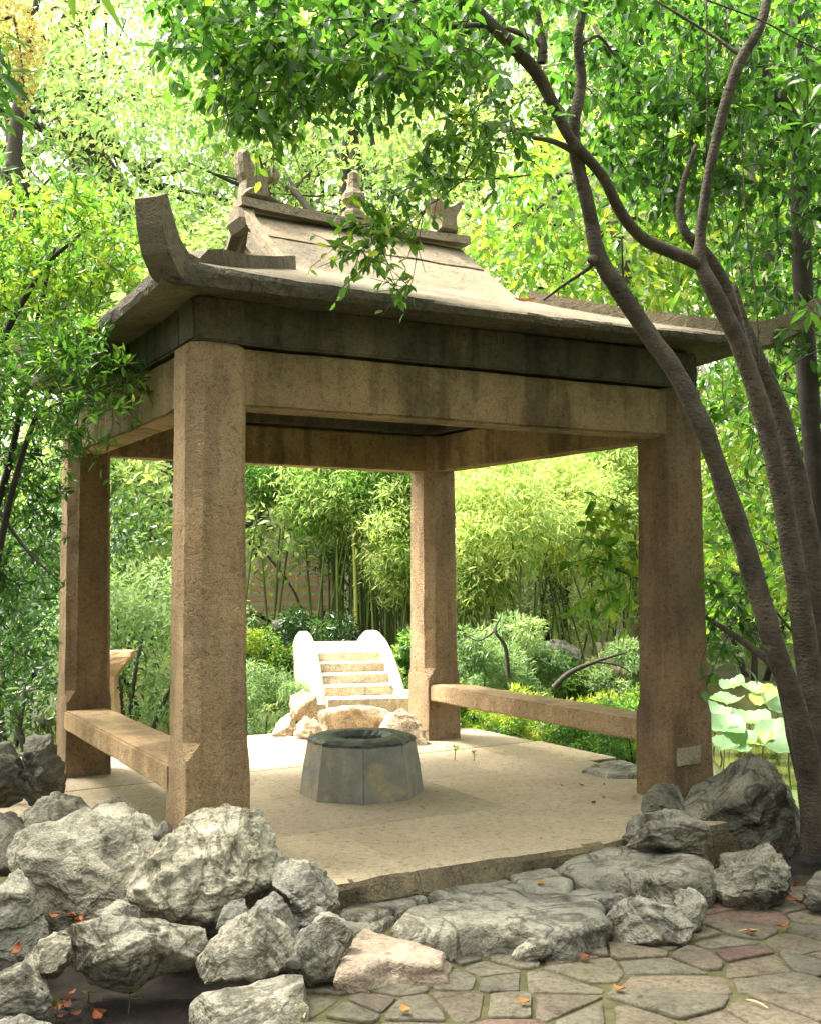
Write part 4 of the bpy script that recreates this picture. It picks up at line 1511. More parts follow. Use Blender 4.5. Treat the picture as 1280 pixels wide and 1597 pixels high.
# ------------------------------------------------------------------ the wood behind
def build_wood():
    G = 'trees of the wood behind the pavilion'
    specs = [
        # u, dist, height, crown radius, leaves, leaf size, tint, label
        (60, 22, 15, 4.6, 17000, 0.17, 0.62, 'tall pale green tree at the upper left with fine leaves'),
        (265, 17, 9.0, 3.2, 17000, 0.13, 0.72, 'yellow green bushy tree filling the view left of the ridge beast'),
        (180, 29, 20, 5.4, 17000, 0.20, 0.40, 'tall blue green tree with bare dark limbs at the upper left'),
        (400, 30, 20, 5.2, 15000, 0.20, 0.48, 'tall tree behind the left end of the roof ridge'),
        (560, 24, 14, 4.2, 17000, 0.16, 0.66, 'light green tree behind the ridge finial'),
        (700, 30, 19, 5.0, 14000, 0.19, 0.60, 'tall tree behind the right end of the roof ridge'),
        (860, 22, 13, 4.0, 15000, 0.16, 0.72, 'yellow green tree seen through the leaning trunks'),
        (992, 20, 18, 5.0, 16000, 0.17, 0.66, 'tall pale trunked tree behind the front right post'),
        (1180, 21, 15, 4.4, 15000, 0.16, 0.66, 'bright tree at the upper right behind the straight trunk'),
        (1340, 26, 18, 4.6, 9000, 0.19, 0.55, 'tall tree beyond the right edge'),
        (-90, 27, 18, 5.0, 9000, 0.19, 0.50, 'tall tree beyond the left edge'),
        (480, 44, 26, 7.5, 9000, 0.32, 0.45, 'distant tall tree on the slope behind the pavilion middle'),
        (850, 46, 27, 8.0, 9000, 0.32, 0.50, 'distant tall tree on the slope behind the right half of the roof'),
        (120, 46, 27, 8.0, 9000, 0.32, 0.42, 'distant tall tree on the slope at the left'),
        (1200, 46, 27, 8.0, 8000, 0.32, 0.50, 'distant tall tree on the slope at the right'),
    ]
    for i, (u, d, h, r, n, lf, tn, lb) in enumerate(specs):
        p = at(u, 885, d)
        z = gz(p[0], p[1])
        tree((p[0], p[1], z), h, r, n, lf, 'leaf_far', lb, G, tn, seed=i * 7, clumps=70, trunk_r=0.02 * h, crown_z=0.52, limbs=12, bark='bark_pale' if u == 992 else 'bark_dark')
    # lower leafy masses on the bank
    U = 'bushes along the far bank'
    bl = [
        (40, 12.0, (1.6, 1.4, 3.2), 7000, 0.09, 'leaf_dark', 0.35, 'dark leafy bush across the water at the left edge'),
        (215, 13.0, (1.2, 1.1, 2.4), 9000, 0.085, 'leaf_pale', 0.72, 'pale green fine leaved shrub seen between the two left posts'),
        (190, 17.0, (2.0, 1.6, 4.6), 9000, 0.12, 'leaf_far', 0.75, 'sunlit yellow green shrub under the left beam'),
        (262, 20.8, (1.3, 1.2, 4.8), 7000, 0.12, 'leaf_far', 0.60, 'light green bush behind the front left post'),
        (-60, 15.0, (2.4, 2.0, 5.0), 7000, 0.12, 'leaf_dark', 0.6, 'large green bush beyond the left edge'),
        (90, 16.0, (1.7, 1.5, 4.0), 7000, 0.11, 'leaf', 0.35, 'green bush behind the back left post'),
        (880, 18.0, (2.0, 1.6, 4.4), 9000, 0.12, 'leaf_far', 0.85, 'yellow green bush behind the right bench'),
        (1010, 19.0, (2.0, 1.6, 5.0), 7000, 0.13, 'leaf_far', 0.70, 'bright bush behind the front right post'),
        (1160, 17.5, (2.0, 1.6, 4.2), 9000, 0.11, 'leaf_far', 0.72, 'bright leafy bush across the pond at the right'),
        (1320, 16.5, (2.0, 1.7, 4.6), 7000, 0.12, 'leaf', 0.55, 'green bush across the pond beyond the right edge'),
    ]
    for i, (u, d, sz, n, lf, mt, tn, lb) in enumerate(bl):
        p = at(u, 885, d)
        blob_plant('bush', (p[0], p[1], max(gz(p[0], p[1]), WATER_Z + 0.1)), sz, n, lf, mt, lb, 'bush', U, clumps=44, tint=tn, seed=i * 11, stems=3)


build_wood()


# ------------------------------------------------------------------ bamboo
def bamboo_blades(rng, tips, per, L, spread=0.3):
    P, D, U = [], [], []
    for t in tips:
        k = per
        P.append(t + rng.normal(size=(k, 3)) * spread * np.array([1, 1, 0.7]))
        D.append(norm(rng.normal(size=(k, 3)) * np.array([0.7, 0.7, 0.35]) + np.array([0, -0.1, -0.55])))
        U.append(norm(rng.normal(size=(k, 3)) * 0.5 + np.array([0, 0, 1])))
    return np.concatenate(P), np.concatenate(D), np.concatenate(U)


def build_bamboo():
    rng = np.random.default_rng(77)
    # grove of slender culms behind the bridge; a handful of kinds, copied
    protos = []
    for k in range(5):
        h = rng.uniform(4.6, 6.2)
        root = thing('bamboo', (0, 0, -50 - k), 'slender dark green bamboo culm in the grove behind the bridge', 'bamboo', 'bamboo culms of the grove behind the bridge')
        tb = Tubes()
        bend = rng.normal(size=2) * 0.35
        pts = [np.array([0, 0, 0.0]), np.array([bend[0] * 0.1, bend[1] * 0.1, h * 0.4]), np.array([bend[0] * 0.5, bend[1] * 0.5, h * 0.75]), np.array([bend[0] * 1.6, bend[1] * 1.6, h])]
        tb.add([p + np.array([0, 0, -50.0 - k]) for p in pts], [0.022, 0.02, 0.014, 0.004], 6, 5)
        # nodes
        for q in np.arange(0.3, h * 0.7, 0.32):
            t = q / h
            c = np.array([bend[0] * 0.5 * t * t, bend[1] * 0.5 * t * t, q - 50 - k])
            tb.add([c + np.array([0, 0, -0.008]), c, c + np.array([0, 0, 0.008])], [0.020, 0.026, 0.020], 6, 1)
        tb.build('culm', M['culm'], root)
        path = catmull(pts, 10)
        tips = []
        for j in range(34):
            i = int(len(path) * rng.uniform(0.40, 0.999))
            a = rng.uniform(0, 2 * np.pi)
            rr = rng.uniform(0.15, 0.75)
            tips.append(path[i] + np.array([math.cos(a) * rr, math.sin(a) * rr, -0.15 * rr]))
        P, D, Uv = bamboo_blades(rng, tips, 34, 0.15, 0.15)
        L = rng.uniform(0.08, 0.16, len(P))
        put_leaves('foliage', P + np.array([0, 0, -50.0 - k]), D, Uv, L, L * 0.16, 0.20 + rng.normal(size=len(P)) * 0.14, M['leaf_bamboo'], root)  # blades tinted dark: the grove's shade put into their colour
        protos.append(root)
    used = [False] * 5
    for i in range(54):
        u = rng.uniform(500, 664)
        d = rng.uniform(15.2, 18.5)
        p = at(u, 885, d)
        k = i % 5
        src = protos[k]
        if used[k]:
            r = src.copy()
            COL.objects.link(r)
            for ch in src.children:
                c = ch.copy()
                COL.objects.link(c)
                c.parent = r
        else:
            r = src
            used[k] = True
        r.location = (p[0], p[1], gz(p[0], p[1]) - 0.05)
        r.rotation_euler = (0, 0, rng.uniform(0, 6.28))
        s = rng.uniform(0.8, 1.1)
        r.scale = (s, s, s)
    # two brighter culms in front of the grove
    for u, d, lb, h in ((556, 14.6, 'yellow green bamboo culm standing alone before the dark grove', 3.6), (583, 14.9, 'thinner yellowish bamboo culm right of the yellow green one', 2.4)):
        p = at(u, 885, d)
        z = gz(p[0], p[1])
        root = thing('bamboo', (p[0], p[1], z), lb, 'bamboo')
        tb = Tubes()
        q = np.array([p[0], p[1], z])
        tb.add([q, q + np.array([-0.03, 0, h * 0.5]), q + np.array([-0.14, 0, h])], [0.030 if h > 3 else 0.018, 0.024 if h > 3 else 0.014, 0.012], 7, 5)
        for t in np.arange(0.2, h, 0.33):
            c = q + np.array([-0.03 * (t / h) - 0.11 * (t / h) ** 2 * 0.9, 0, t])
            tb.add([c - np.array([0, 0, 0.01]), c, c + np.array([0, 0, 0.01])], [0.026, 0.036, 0.026] if h > 3 else [0.015, 0.021, 0.015], 7, 1)
        tb.build('culm', M['culm_yellow'], root)
    # drooping leafy bamboo masses: sprays hung over each other
    G = 'drooping bamboo clumps beyond the pond'
    masses = [(520, 15.0, 760, 95, 90, 0.64, 'bright bamboo spray hanging in front of the dark grove'),
              (440, 15.6, 735, 60, 50, 0.32, 'green bamboo spray left of the bright one'),
              (612, 14.8, 830, 50, 110, 0.78, 'yellow green bamboo spray beside the back right post'),
              (600, 15.2, 760, 60, 60, 0.42, 'green bamboo spray under the back beam'),
              (770, 14.0, 800, 95, 120, 0.90, 'pale yellow bamboo clump right of the back right post'),
              (880, 15.5, 800, 100, 110, 0.92, 'pale yellow bamboo clump in the middle of the right opening'),
              (960, 17.5, 740, 70, 90, 0.80, 'bright bamboo clump beside the front right post'),
              (570, 16.8, 690, 110, 55, 0.45, 'dense bamboo foliage added under the back beam to shade the grove'),  # added mostly behind the beam, to shade the culms below
              (800, 16.5, 740, 110, 60, 0.85, 'pale bamboo clump under the right beam'),
              (740, 14.5, 900, 50, 60, 0.78, 'low drooping bamboo clump right of the back right post')]
    for i, (u, d, v, ru, rv, tn, lb) in enumerate(masses):
        c = at(u, v, d)
        s = d / F_PX
        b = at(u, 885, d)
        root = thing('bamboo_clump', (b[0], b[1], gz(b[0], b[1])), lb, 'bamboo', G)
        n = 380
        dd = rand_dirs(rng, n)
        tips = c + dd * (rng.uniform(0.25, 1.0, n)[:, None] ** 0.6) * np.array([ru * s, 0.8, rv * s])
        P, D, Uv = bamboo_blades(rng, tips, 34, 0.15, 0.10)
        L = rng.uniform(0.06, 0.14, len(P))
        tt = np.repeat(rng.normal(size=n) * 0.15, 34)
        put_leaves('foliage', P, D, Uv, L, L * 0.17, tn + tt + rng.normal(size=len(P)) * 0.1, M['leaf_bamboo'], root)
        tb = Tubes()
        z0 = np.array([b[0], b[1], gz(b[0], b[1]) - 0.05])
        for k in range(7):
            t = tips[rng.integers(n)]
            o = z0 + np.array([rng.normal() * 0.25, rng.normal() * 0.2, 0])
            tb.add([o, (o + t) / 2 + np.array([0, 0, 0.3]), t], [0.018, 0.014, 0.004], 5, 5)
        tb.build('culms', M['culm'], root)


build_bamboo()


# ------------------------------------------------------------------ little arched bridge
def build_bridge():
    base = on_z(563, 1104, 0.13)
    ax = norm(np.array([-0.17, 1.0, 0.0]))
    sx = np.array([ax[1], -ax[0], 0])
    root = thing('stone_bridge', tuple(base), 'small pale stone bridge with five steps and two arched parapets', 'bridge')
    wd = 0.665
    RISE, TREAD = 0.088, 0.30

    def Pt(s, t, z):
        q = base + sx * s + ax * t
        return Vector((q[0], q[1], z))
    z = 0.13
    for k in range(5):
        bm = box_bm(-wd / 2, wd / 2, TREAD * k, TREAD * (k + 1) + 0.02, z + RISE * k - 0.02 - (0.3 if k == 0 else 0), z + RISE * (k + 1), f=Pt)
        subdiv_long(bm, 0.12)
        rough_bm(bm, 0.006, 9, k * 3.0)
        part_bm('step', bm, M['bridge'], root)
    bm = box_bm(-wd / 2, wd / 2, TREAD * 5 + 0.025, TREAD * 5 + 1.6, z + RISE * 5 - 0.2, z + RISE * 5 - 0.004, f=Pt)
    part_bm('deck', bm, M['bridge'], root)
    for k in range(5):
        t0 = TREAD * 5 + 1.63 + TREAD * k
        bm = box_bm(-wd / 2, wd / 2, t0, t0 + TREAD - 0.004, -0.4, z + RISE * (5 - k) - 0.09, f=Pt)
        part_bm('step', bm, M['bridge'], root)
    # arched parapets
    for s0, s1 in ((-wd / 2 - 0.12, -wd / 2 - 0.004), (wd / 2 + 0.004, wd / 2 + 0.12)):
        rings = []
        n = 30
        Lt = 4.0
        t0 = 0.15
        for k in range(n + 1):
            q = k / n
            t = t0 + Lt * q
            arch = math.sin(math.pi * min(max(q, 0.0), 1.0)) ** 0.75
            zt = 0.16 + 0.585 * arch
            zb = min(zt - 0.1, -0.25 + 0.35 * math.sin(math.pi * q))
            rings.append([Pt(s0, t, zb), Pt(s1, t, zb), Pt(s1, t, zt - 0.025), Pt(s1 - 0.025, t, zt), Pt(s0 + 0.025, t, zt), Pt(s0, t, zt - 0.025)])
        bm = loft_bm(rings)
        part_bm('parapet', bm, M['bridge'], root)
    bm = loft_bm([[Pt(wd / 2 + 0.0, -0.02, -0.2), Pt(wd / 2 + 0.16, -0.02, -0.2), Pt(wd / 2 + 0.16, 0.16, -0.2), Pt(wd / 2, 0.16, -0.2)],
                  [Pt(wd / 2 + 0.0, -0.02, 0.22), Pt(wd / 2 + 0.16, -0.02, 0.22), Pt(wd / 2 + 0.16, 0.16, 0.28), Pt(wd / 2, 0.16, 0.28)]])
    part_bm('end_stone', bm, M['bridge'], root, bevel=0.02)


build_bridge()


# ------------------------------------------------------------------ striped wall behind the bamboo
def build_striped_wall():
    c = at(425, 915, 16.9)
    root = thing('striped_wall', (c[0], c[1], gz(c[0], c[1])), 'low wall of pale pink and grey bands behind the bamboo grove', 'wall')
    m1 = plain_mat('pink_band', (0.72, 0.42, 0.35), (0.78, 0.50, 0.42), 3, 0.8, 0.1)
    m2 = plain_mat('grey_band', (0.55, 0.53, 0.48), (0.64, 0.62, 0.56), 3, 0.8, 0.1)
    zt = at(425, 866, 16.9)[2]
    zb = at(425, 952, 16.9)[2]
    n = 11
    h = (zt - zb) / n
    for k in range(n):
        bm = bmesh.new()
        x0, x1 = at(340, 900, 16.9)[0], at(520, 900, 16.9)[0]
        y0 = c[1] + 0.02 * (k % 2) + 0.05 * k
        vs = [bm.verts.new(p) for p in ((x0, y0, zb + h * k), (x1, y0 + 0.4, zb + h * k), (x1, y0 + 0.4, zb + h * (k + 1) - 0.004), (x0, y0, zb + h * (k + 1) - 0.004),
                                        (x0, y0 + 0.4, zb + h * k), (x1, y0 + 0.8, zb + h * k), (x1, y0 + 0.8, zb + h * (k + 1) - 0.004), (x0, y0 + 0.4, zb + h * (k + 1) - 0.004))]
        for q in ((0, 1, 2, 3), (5, 4, 7, 6), (3, 2, 6, 7), (1, 0, 4, 5), (0, 3, 7, 4), (2, 1, 5, 6)):
            bm.faces.new([vs[i] for i in q])
        part_bm('band', bm, m1 if k % 2 == 0 else m2, root)


build_striped_wall()


# ------------------------------------------------------------------ shrubs around the floor
def build_shrubs():
    def base(u, v, z=-0.3):
        return on_z(u, v, z)
    p = at(405, 885, 14.0)
    blob_plant('round_shrub', (p[0], p[1], -0.35), (0.52, 0.5, 0.98), 9000, 0.055, 'leaf', 'clipped round bright green shrub left of the bridge', 'shrub', clumps=60, tint=0.74, seed=3, shell=0.8, stems=4, flat=0.8)
    p = at(415, 885, 11.2)
    blob_plant('trailing_shrub', (p[0] - 0.05, p[1], -0.3), (0.62, 0.5, 0.78), 9000, 0.06, 'leaf_pale', 'pale trailing shrub spilling down beside the bridge', 'shrub', clumps=40, tint=0.62, seed=4, droop=0.8, lw=0.22)
    p = at(600, 885, 13.5)
    blob_plant('bank_plant', (at(640, 885, 13.8)[0], 13.8, -0.2), (0.35, 0.4, 0.9), 2500, 0.08, 'leaf_bamboo', 'fine leaved plant beside the right parapet of the bridge', 'plant', clumps=18, tint=0.6, seed=5)
    for u, v, d, lb, sz in ((480, 985, 14.4, 'dark leafy bush under the bamboo behind the left parapet', (0.9, 0.6, 1.3)), (405, 955, 16.0, 'dark low bush in front of the striped wall', (0.9, 0.6, 0.55)), (575, 955, 19.0, 'tall dark bush added to block light at the back of the bamboo grove', (1.25, 0.6, 2.7)), (650, 955, 19.0, 'dark bush added to block light behind the grove beside the back right post', (0.8, 0.6, 2.5))):  # the two bushes behind the grove are added to block light
        q = at(u, 885, d)
        blob_plant('dark_bush', (q[0], q[1], -0.3), sz, 5000, 0.085, 'leaf_dark', lb, 'bush', clumps=26, tint=0.3, seed=int(u))
    # hedge under the right bench
    a = on_z(690, 1165, 0) 
    b = on_z(990, 1200, 0)
    G = 'low bushes under and beyond the right bench'
    for i, (u, v, sz, n, tn, mt, lb) in enumerate([
            (705, 1150, (0.26, 0.3, 0.36), 2600, 0.62, 'leaf', 'small leaved hedge clump behind the back right post'),
            (760, 1152, (0.42, 0.38, 0.42), 4600, 0.86, 'leaf', 'yellow green hedge clump under the left part of the right bench'),
            (840, 1165, (0.40, 0.38, 0.36), 4200, 0.74, 'leaf', 'green hedge clump under the middle of the right bench'),
            (925, 1172, (0.42, 0.4, 0.42), 4200, 0.40, 'leaf', 'dark hedge clump under the right bench beside the front right post'),
            (985, 1180, (0.35, 0.4, 0.36), 3000, 0.60, 'leaf', 'green hedge clump at the foot of the front right post')]):
        p = on_z(u, v, -0.1)
        blob_plant('hedge_bush', (p[0], p[1] + 0.15, -0.15), sz, n, 0.032, mt, lb, 'bush', G, clumps=24, tint=tn, seed=40 + i, shell=0.6, lw=0.5, stems=3)
    for i, (u, d, sz, n, lf, tn, mt, lb) in enumerate([
            (735, 12.0, (0.55, 0.5, 1.25), 6000, 0.085, 0.55, 'leaf_pale', 'pale needle leaved shrub right of the back right post'),
            (790, 12.8, (0.60, 0.5, 1.20), 6000, 0.085, 0.62, 'leaf_pale', 'pale fine shrub in the middle of the right opening'),
            (860, 11.0, (0.75, 0.5, 0.62), 7000, 0.075, 0.80, 'leaf', 'spreading bright shrub beyond the right bench'),
            (950, 10.6, (0.70, 0.5, 0.62), 7000, 0.075, 0.70, 'leaf', 'spreading green shrub left of the front right post'),
            (880, 13.6, (0.50, 0.4, 0.75), 4000, 0.10, 0.30, 'leaf_bamboo', 'tuft of dark overhanging grass on the far bank'),
            (985, 13.0, (0.50, 0.4, 0.95), 5000, 0.085, 0.62, 'leaf_pale', 'pale shrub on the far bank beside the front right post'),
            (690, 10.4, (0.35, 0.4, 0.75), 3500, 0.075, 0.5, 'leaf', 'green shrub just behind the back right post')]):
        p = at(u, 885, d)
        blob_plant('bank_shrub', (p[0], p[1], -0.35), sz, n, lf, mt, lb, 'shrub', G, clumps=28, tint=tn, seed=60 + i, lw=0.24, droop=0.1)
    # pine branch with dark crooked stems
    root = thing('crooked_shrub', tuple(on_z(900, 1070, -0.3)), 'dark crooked leaning stems of a low tree beyond the right bench', 'shrub')
    for pts, rr in (([(860, 1075, 10.6), (885, 1052, 10.6), (925, 1035, 10.7), (975, 1020, 10.8)], [0.03, 0.026, 0.018, 0.007]),
                    ([(925, 1035, 10.7), (960, 1040, 10.7), (985, 1055, 10.7)], [0.012, 0.009, 0.004]),
                    ([(790, 1058, 11.2), (785, 1010, 11.2), (770, 985, 11.2), (780, 960, 11.3)], [0.022, 0.02, 0.014, 0.006]),
                    ([(770, 985, 11.2), (745, 1000, 11.2), (720, 990, 11.2)], [0.01, 0.007, 0.004])):
        tb = Tubes()
        tb.add(px_path(pts), rr, 6)
        tb.build('stem', M['bark_dark'], root)


build_shrubs()


# ------------------------------------------------------------------ broken stone post by the left pond
def build_stone_post():
    p = at(178, 1135, 10.8)
    d = p[1]
    root = thing('stone_post', tuple(p), 'leaning broken stone post with a flared top behind the back left post', 'post')
    prof = [(1190, 158, 190, 0.10), (1118, 158, 186, 0.10), (1060, 158, 182, 0.10), (1048, 156, 184, 0.10), (1038, 154, 190, 0.11), (1028, 152, 200, 0.11), (1018, 152, 208, 0.10), (1010, 158, 209, 0.08)]
    rings = []
    for v, ul, ur, th in prof:
        a, b = at(ul, v, d), at(ur, v, d)
        rings.append([Vector((a[0], d - th, a[2])), Vector((b[0], d - th, b[2])), Vector((b[0], d + th, b[2] + 0.0)), Vector((a[0], d + th, a[2]))])
    bm = loft_bm(rings)
    subdiv_long(bm, 0.06)
    rough_bm(bm, 0.012, 9)
    part_bm('shaft', bm, M['granite'], root)


build_stone_post()


# ------------------------------------------------------------------ lotus in the right pond
def build_lotus():
    rng = np.random.default_rng(31)
    spots = [(1130, 1100, 0.21), (1175, 1085, 0.20), (1210, 1110, 0.25), (1125, 1140, 0.22), (1165, 1130, 0.24), (1205, 1150, 0.23), (1150, 1165, 0.20), (1120, 1172, 0.17),
             (1225, 1175, 0.24), (1190, 1095, 0.17), (1140, 1075, 0.16), (1235, 1085, 0.22), (1110, 1120, 0.2), (1185, 1165, 0.15), (1250, 1130, 0.22), (1275, 1100, 0.22), (1270, 1160, 0.2)]
    words = ['far', 'upper', 'big', 'wide', 'central', 'round', 'low', 'small', 'large', 'narrow', 'topmost', 'bright', 'half hidden', 'little', 'tilted', 'outer', 'lower']
    for i, (u, v, r) in enumerate(spots):
        d = 11.0 + (1180 - v) * 0.03 + rng.uniform(-0.4, 0.4)
        c = at(u, v, d)
        root = thing('lotus', (c[0], c[1], WATER_Z), 'pale lotus leaf standing on its stalk in the right pond', 'lotus', 'lotus leaves in the pond')
        n, m = 30, 5
        nr = norm(np.array([rng.normal() * 0.35 - 0.1, -0.25 + rng.normal() * 0.3, 1.0]))
        e = norm(np.cross(nr, [0, 1, 0.1]))
        f = np.cross(nr, e)
        V = [c - nr * 0.03]
        T = []
        for q in range(1, m + 1):
            for k in range(n):
                a = 2 * np.pi * k / n
                rr = r * q / m
                w = 0.03 * math.sin(3 * a + i) * (q / m) ** 2 + 0.07 * (q / m) ** 2 + (0.008 if k % 2 else -0.008) * (q / m)
                V.append(c + e * rr * math.cos(a) + f * rr * math.sin(a) + nr * w)
        for k in range(n):
            T.append((0, 1 + k, 1 + (k + 1) % n))
        for q in range(m - 1):
            for k in range(n):
                a, b = 1 + q * n + k, 1 + q * n + (k + 1) % n
                T += [(a, a + n, b + n), (a, b + n, b)]
        part_np('leaf_blade', np.array(V), np.array(T), M['lotus'], root, np.full(len(T), 0.9 if i in (9, 13) else rng.uniform(0.2, 0.7)), smooth=True)
        tb = Tubes()
        tb.add([np.array([c[0] + rng.normal() * 0.06, c[1], WATER_Z - 0.1]), c * 0.5 + np.array([c[0], c[1], WATER_Z]) * 0.5, c - nr * 0.03], [0.010, 0.009, 0.007], 6, 3)
        tb.build('stalk', M['stem'], root)


build_lotus()


# ------------------------------------------------------------------ the leaning trees at the right
TWIGS = Tubes()


def poly_points(rng, poly, n):
    poly = np.array(poly, float)
    lo, hi = poly.min(0), poly.max(0)
    out = []
    while len(out) < n:
        q = rng.uniform(lo, hi)
        c = False
        m = len(poly)
        for i in range(m):
            a, b = poly[i], poly[(i + 1) % m]
            if (a[1] > q[1]) != (b[1] > q[1]) and q[0] < (b[0] - a[0]) * (q[1] - a[1]) / (b[1] - a[1]) + a[0]:
                c = not c
        if c:
            out.append(q)
    return np.array(out)


def spray_leaves(rng, C, skel, per, leaf, tubes, droop=0.5, reach=0.28):
    """sprays: a twig from the nearest limb out to each point, leaves set along its last part"""
    P, D, U, tc = [], [], [], []
    nodes = np.asarray(skel)
    C = np.asarray(C)
    d0 = np.array([((nodes - c) ** 2).sum(1).min() for c in C])
    for c in C[np.argsort(d0)]:                  # grow outwards: each spray leaves the nearest wood already there
        j = np.argmin(((nodes - c) ** 2).sum(1))
        s = nodes[j]
        v = c - s
        dist = np.linalg.norm(v) + 1e-6
        mid = (s + c) / 2 + np.array([0, 0, 0.10 * dist]) + rng.normal(size=3) * 0.06 * dist
        end = c + norm(v + rng.normal(size=3) * 0.5 * dist) * reach * rng.uniform(0.5, 1.0) + np.array([0, 0, -reach * droop * 0.6])
        r0 = 0.0026 + 0.004 * min(dist, 1.0)
        tubes.add([s, mid, c, end], [r0, r0 * 0.8, 0.0024, 0.0012], 4, 3)
        nodes = np.concatenate([nodes, [mid, c, (c + end) / 2]])
        path = catmull([mid, c, end], 8)
        k = per
        t = rng.uniform(0.25, 1.0, k)
        idx = t * (len(path) - 1)
        i0 = np.minimum(idx.astype(int), len(path) - 2)
        p = path[i0] + (path[i0 + 1] - path[i0]) * (idx - i0)[:, None]
        tan = norm(path[i0 + 1] - path[i0])
        d = norm(tan * 0.5 + rng.normal(size=(k, 3)) * 0.65 + np.array([0, 0, -droop]))
        P.append(p + rng.normal(size=(k, 3)) * 0.012)
        D.append(d)
        U.append(norm(np.array([0, 0, 1.0]) + rng.normal(size=(k, 3)) * 0.6))
        tc.append(np.full(k, rng.normal() * 0.10))
    return np.concatenate(P), np.concatenate(D), np.concatenate(U), np.concatenate(tc)


def build_leaning_tree():
    rng = np.random.default_rng(55)
    b = on_z(1262, 1300, -0.28)
    root = thing('leaning_tree', tuple(b), 'grey stemmed evergreen tree leaning left across the right end of the roof', 'tree')
    sk = []

    def limb(name, pts, radii, sides=12, wob=0.10, per=7):
        tb = Tubes()
        P = px_path(pts)
        tb.add(P, radii, sides, per, wob, rng.uniform(0, 50))
        sk.append(catmull(P, 10))
        return tb.build(name, M['bark'], root)
    R = lambda w, d: 0.68 * w * d / F_PX / 2   # seen width to radius
    T1 = [(1268, 1330, 6.25), (1258, 1220, 6.2), (1236, 1110, 6.15), (1207, 1020, 6.1), (1172, 900, 6.1), (1138, 790, 6.05), (1100, 680, 6.0), (1058, 590, 6.0), (1010, 520, 6.0), (968, 455, 5.95),
          (938, 405, 5.9), (924, 340, 5.9), (905, 255, 5.85), (900, 200, 5.8), (912, 130, 5.8), (908, 60, 5.75), (925, -20, 5.7)]
    limb('trunk', T1, [R(w, 6) for w in (78, 62, 54, 52, 50, 48, 45, 43, 42, 40, 36, 32, 30, 26, 24, 20, 16)], 14, 0.17)
    T2 = [(1285, 1320, 6.4), (1275, 1180, 6.4), (1252, 1000, 6.4), (1226, 820, 6.35), (1192, 660, 6.3), (1155, 545, 6.25), (1118, 465, 6.2), (1095, 415, 6.2), (1096, 370, 6.2), (1107, 290, 6.15),
          (1130, 190, 6.1), (1158, 105, 6.05), (1190, 50, 6.0), (1208, -15, 6.0)]
    limb('trunk', T2, [R(w, 6.2) for w in (80, 66, 56, 46, 44, 42, 38, 32, 24, 22, 24, 24, 22, 20)], 14, 0.17)
    T3 = [(1300, 1250, 6.6), (1285, 1050, 6.6), (1262, 850, 6.6), (1222, 660, 6.55), (1180, 560, 6.5), (1150, 490, 6.5), (1112, 412, 6.45), (1076, 372, 6.4), (1064, 340, 6.4), (1070, 290, 6.4), (1090, 230, 6.4)]
    limb('trunk', T3, [R(w, 6.5) for w in (62, 50, 44, 40, 38, 34, 28, 22, 18, 15, 9)], 12, 0.09)
    # limb swinging left from the second trunk and on up to the top
    limb('limb', [(1095, 418, 6.2), (1062, 402, 6.15), (1010, 378, 6.1), (975, 340, 6.0), (948, 285, 5.9), (928, 258, 5.85), (892, 215, 5.75), (868, 165, 5.7), (842, 115, 5.6), (800, 68, 5.5), (755, 22, 5.4), (725, -15, 5.35)],
         [R(w, 6) for w in (30, 30, 29, 26, 25, 24, 24, 26, 28, 28, 26, 24)], 12, 0.09)
    limb('limb', [(928, 258, 5.85), (895, 236, 5.8), (865, 222, 5.75), (836, 216, 5.75), (832, 208, 5.75)], [R(w, 5.8) for w in (20, 16, 13, 9, 7)], 8)
    limb('limb', [(850, 100, 5.6), (852, 70, 5.6), (845, 30, 5.6), (838, -15, 5.6)], [R(w, 5.6) for w in (20, 20, 18, 16)], 8)
    limb('limb', [(856, 84, 5.6), (842, 66, 5.6), (799, 47, 5.6), (749, 40, 5.6), (690, 42, 5.6), (630, 41, 5.55), (591, 25, 5.5), (541, 4, 5.5), (462, 10, 5.5), (430, 20, 5.5)],
         [R(w, 5.6) for w in (14, 14, 13, 12, 11, 10, 9, 8, 6, 4)], 8)
    limb('limb', [(668, -5, 5.4), (640, 8, 5.4), (600, 32, 5.4), (555, 60, 5.4), (525, 95, 5.4), (508, 130, 5.4)], [R(w, 5.4) for w in (9, 9, 8, 6, 5, 3)], 6)
    limb('limb', [(630, 41, 5.55), (590, 75, 5.5), (556, 110, 5.45), (530, 160, 5.45)], [R(w, 5.5) for w in (6, 5, 4, 2)], 6)
    limb('limb', [(965, 90, 6.0), (940, 60, 5.95), (915, 70, 5.85)], [R(w, 5.8) for w in (6, 8, 10)], 6)
    limb('limb', [(1165, 95, 6.05), (1120, 62, 6.1), (1070, 30, 6.1), (1025, 2, 6.1)], [R(w, 6.1) for w in (9, 8, 7, 5)], 6)
    limb('limb', [(835, 216, 5.75), (818, 208, 5.75), (800, 200, 5.7), (770, 215, 5.6), (735, 262, 5.5), (728, 285, 5.5)], [R(w, 5.7) for w in (6, 6, 5, 4, 4, 2)], 6)
    limb('limb', [(830, 275, 5.7), (775, 280, 5.6), (720, 280, 5.5), (665, 280, 5.45), (640, 290, 5.4)], [R(w, 5.6) for w in (4, 4, 3.5, 3, 2)], 6)
    limb('limb', [(735, 275, 5.5), (690, 310, 5.4), (665, 330, 5.4), (640, 400, 5.35)], [R(w, 5.4) for w in (4, 3, 3, 2)], 5)
    limb('limb', [(665, 330, 5.4), (658, 370, 5.35), (648, 430, 5.3), (640, 455, 5.3)], [R(w, 5.4) for w in (2.5, 2.2, 2, 1.5)], 5)
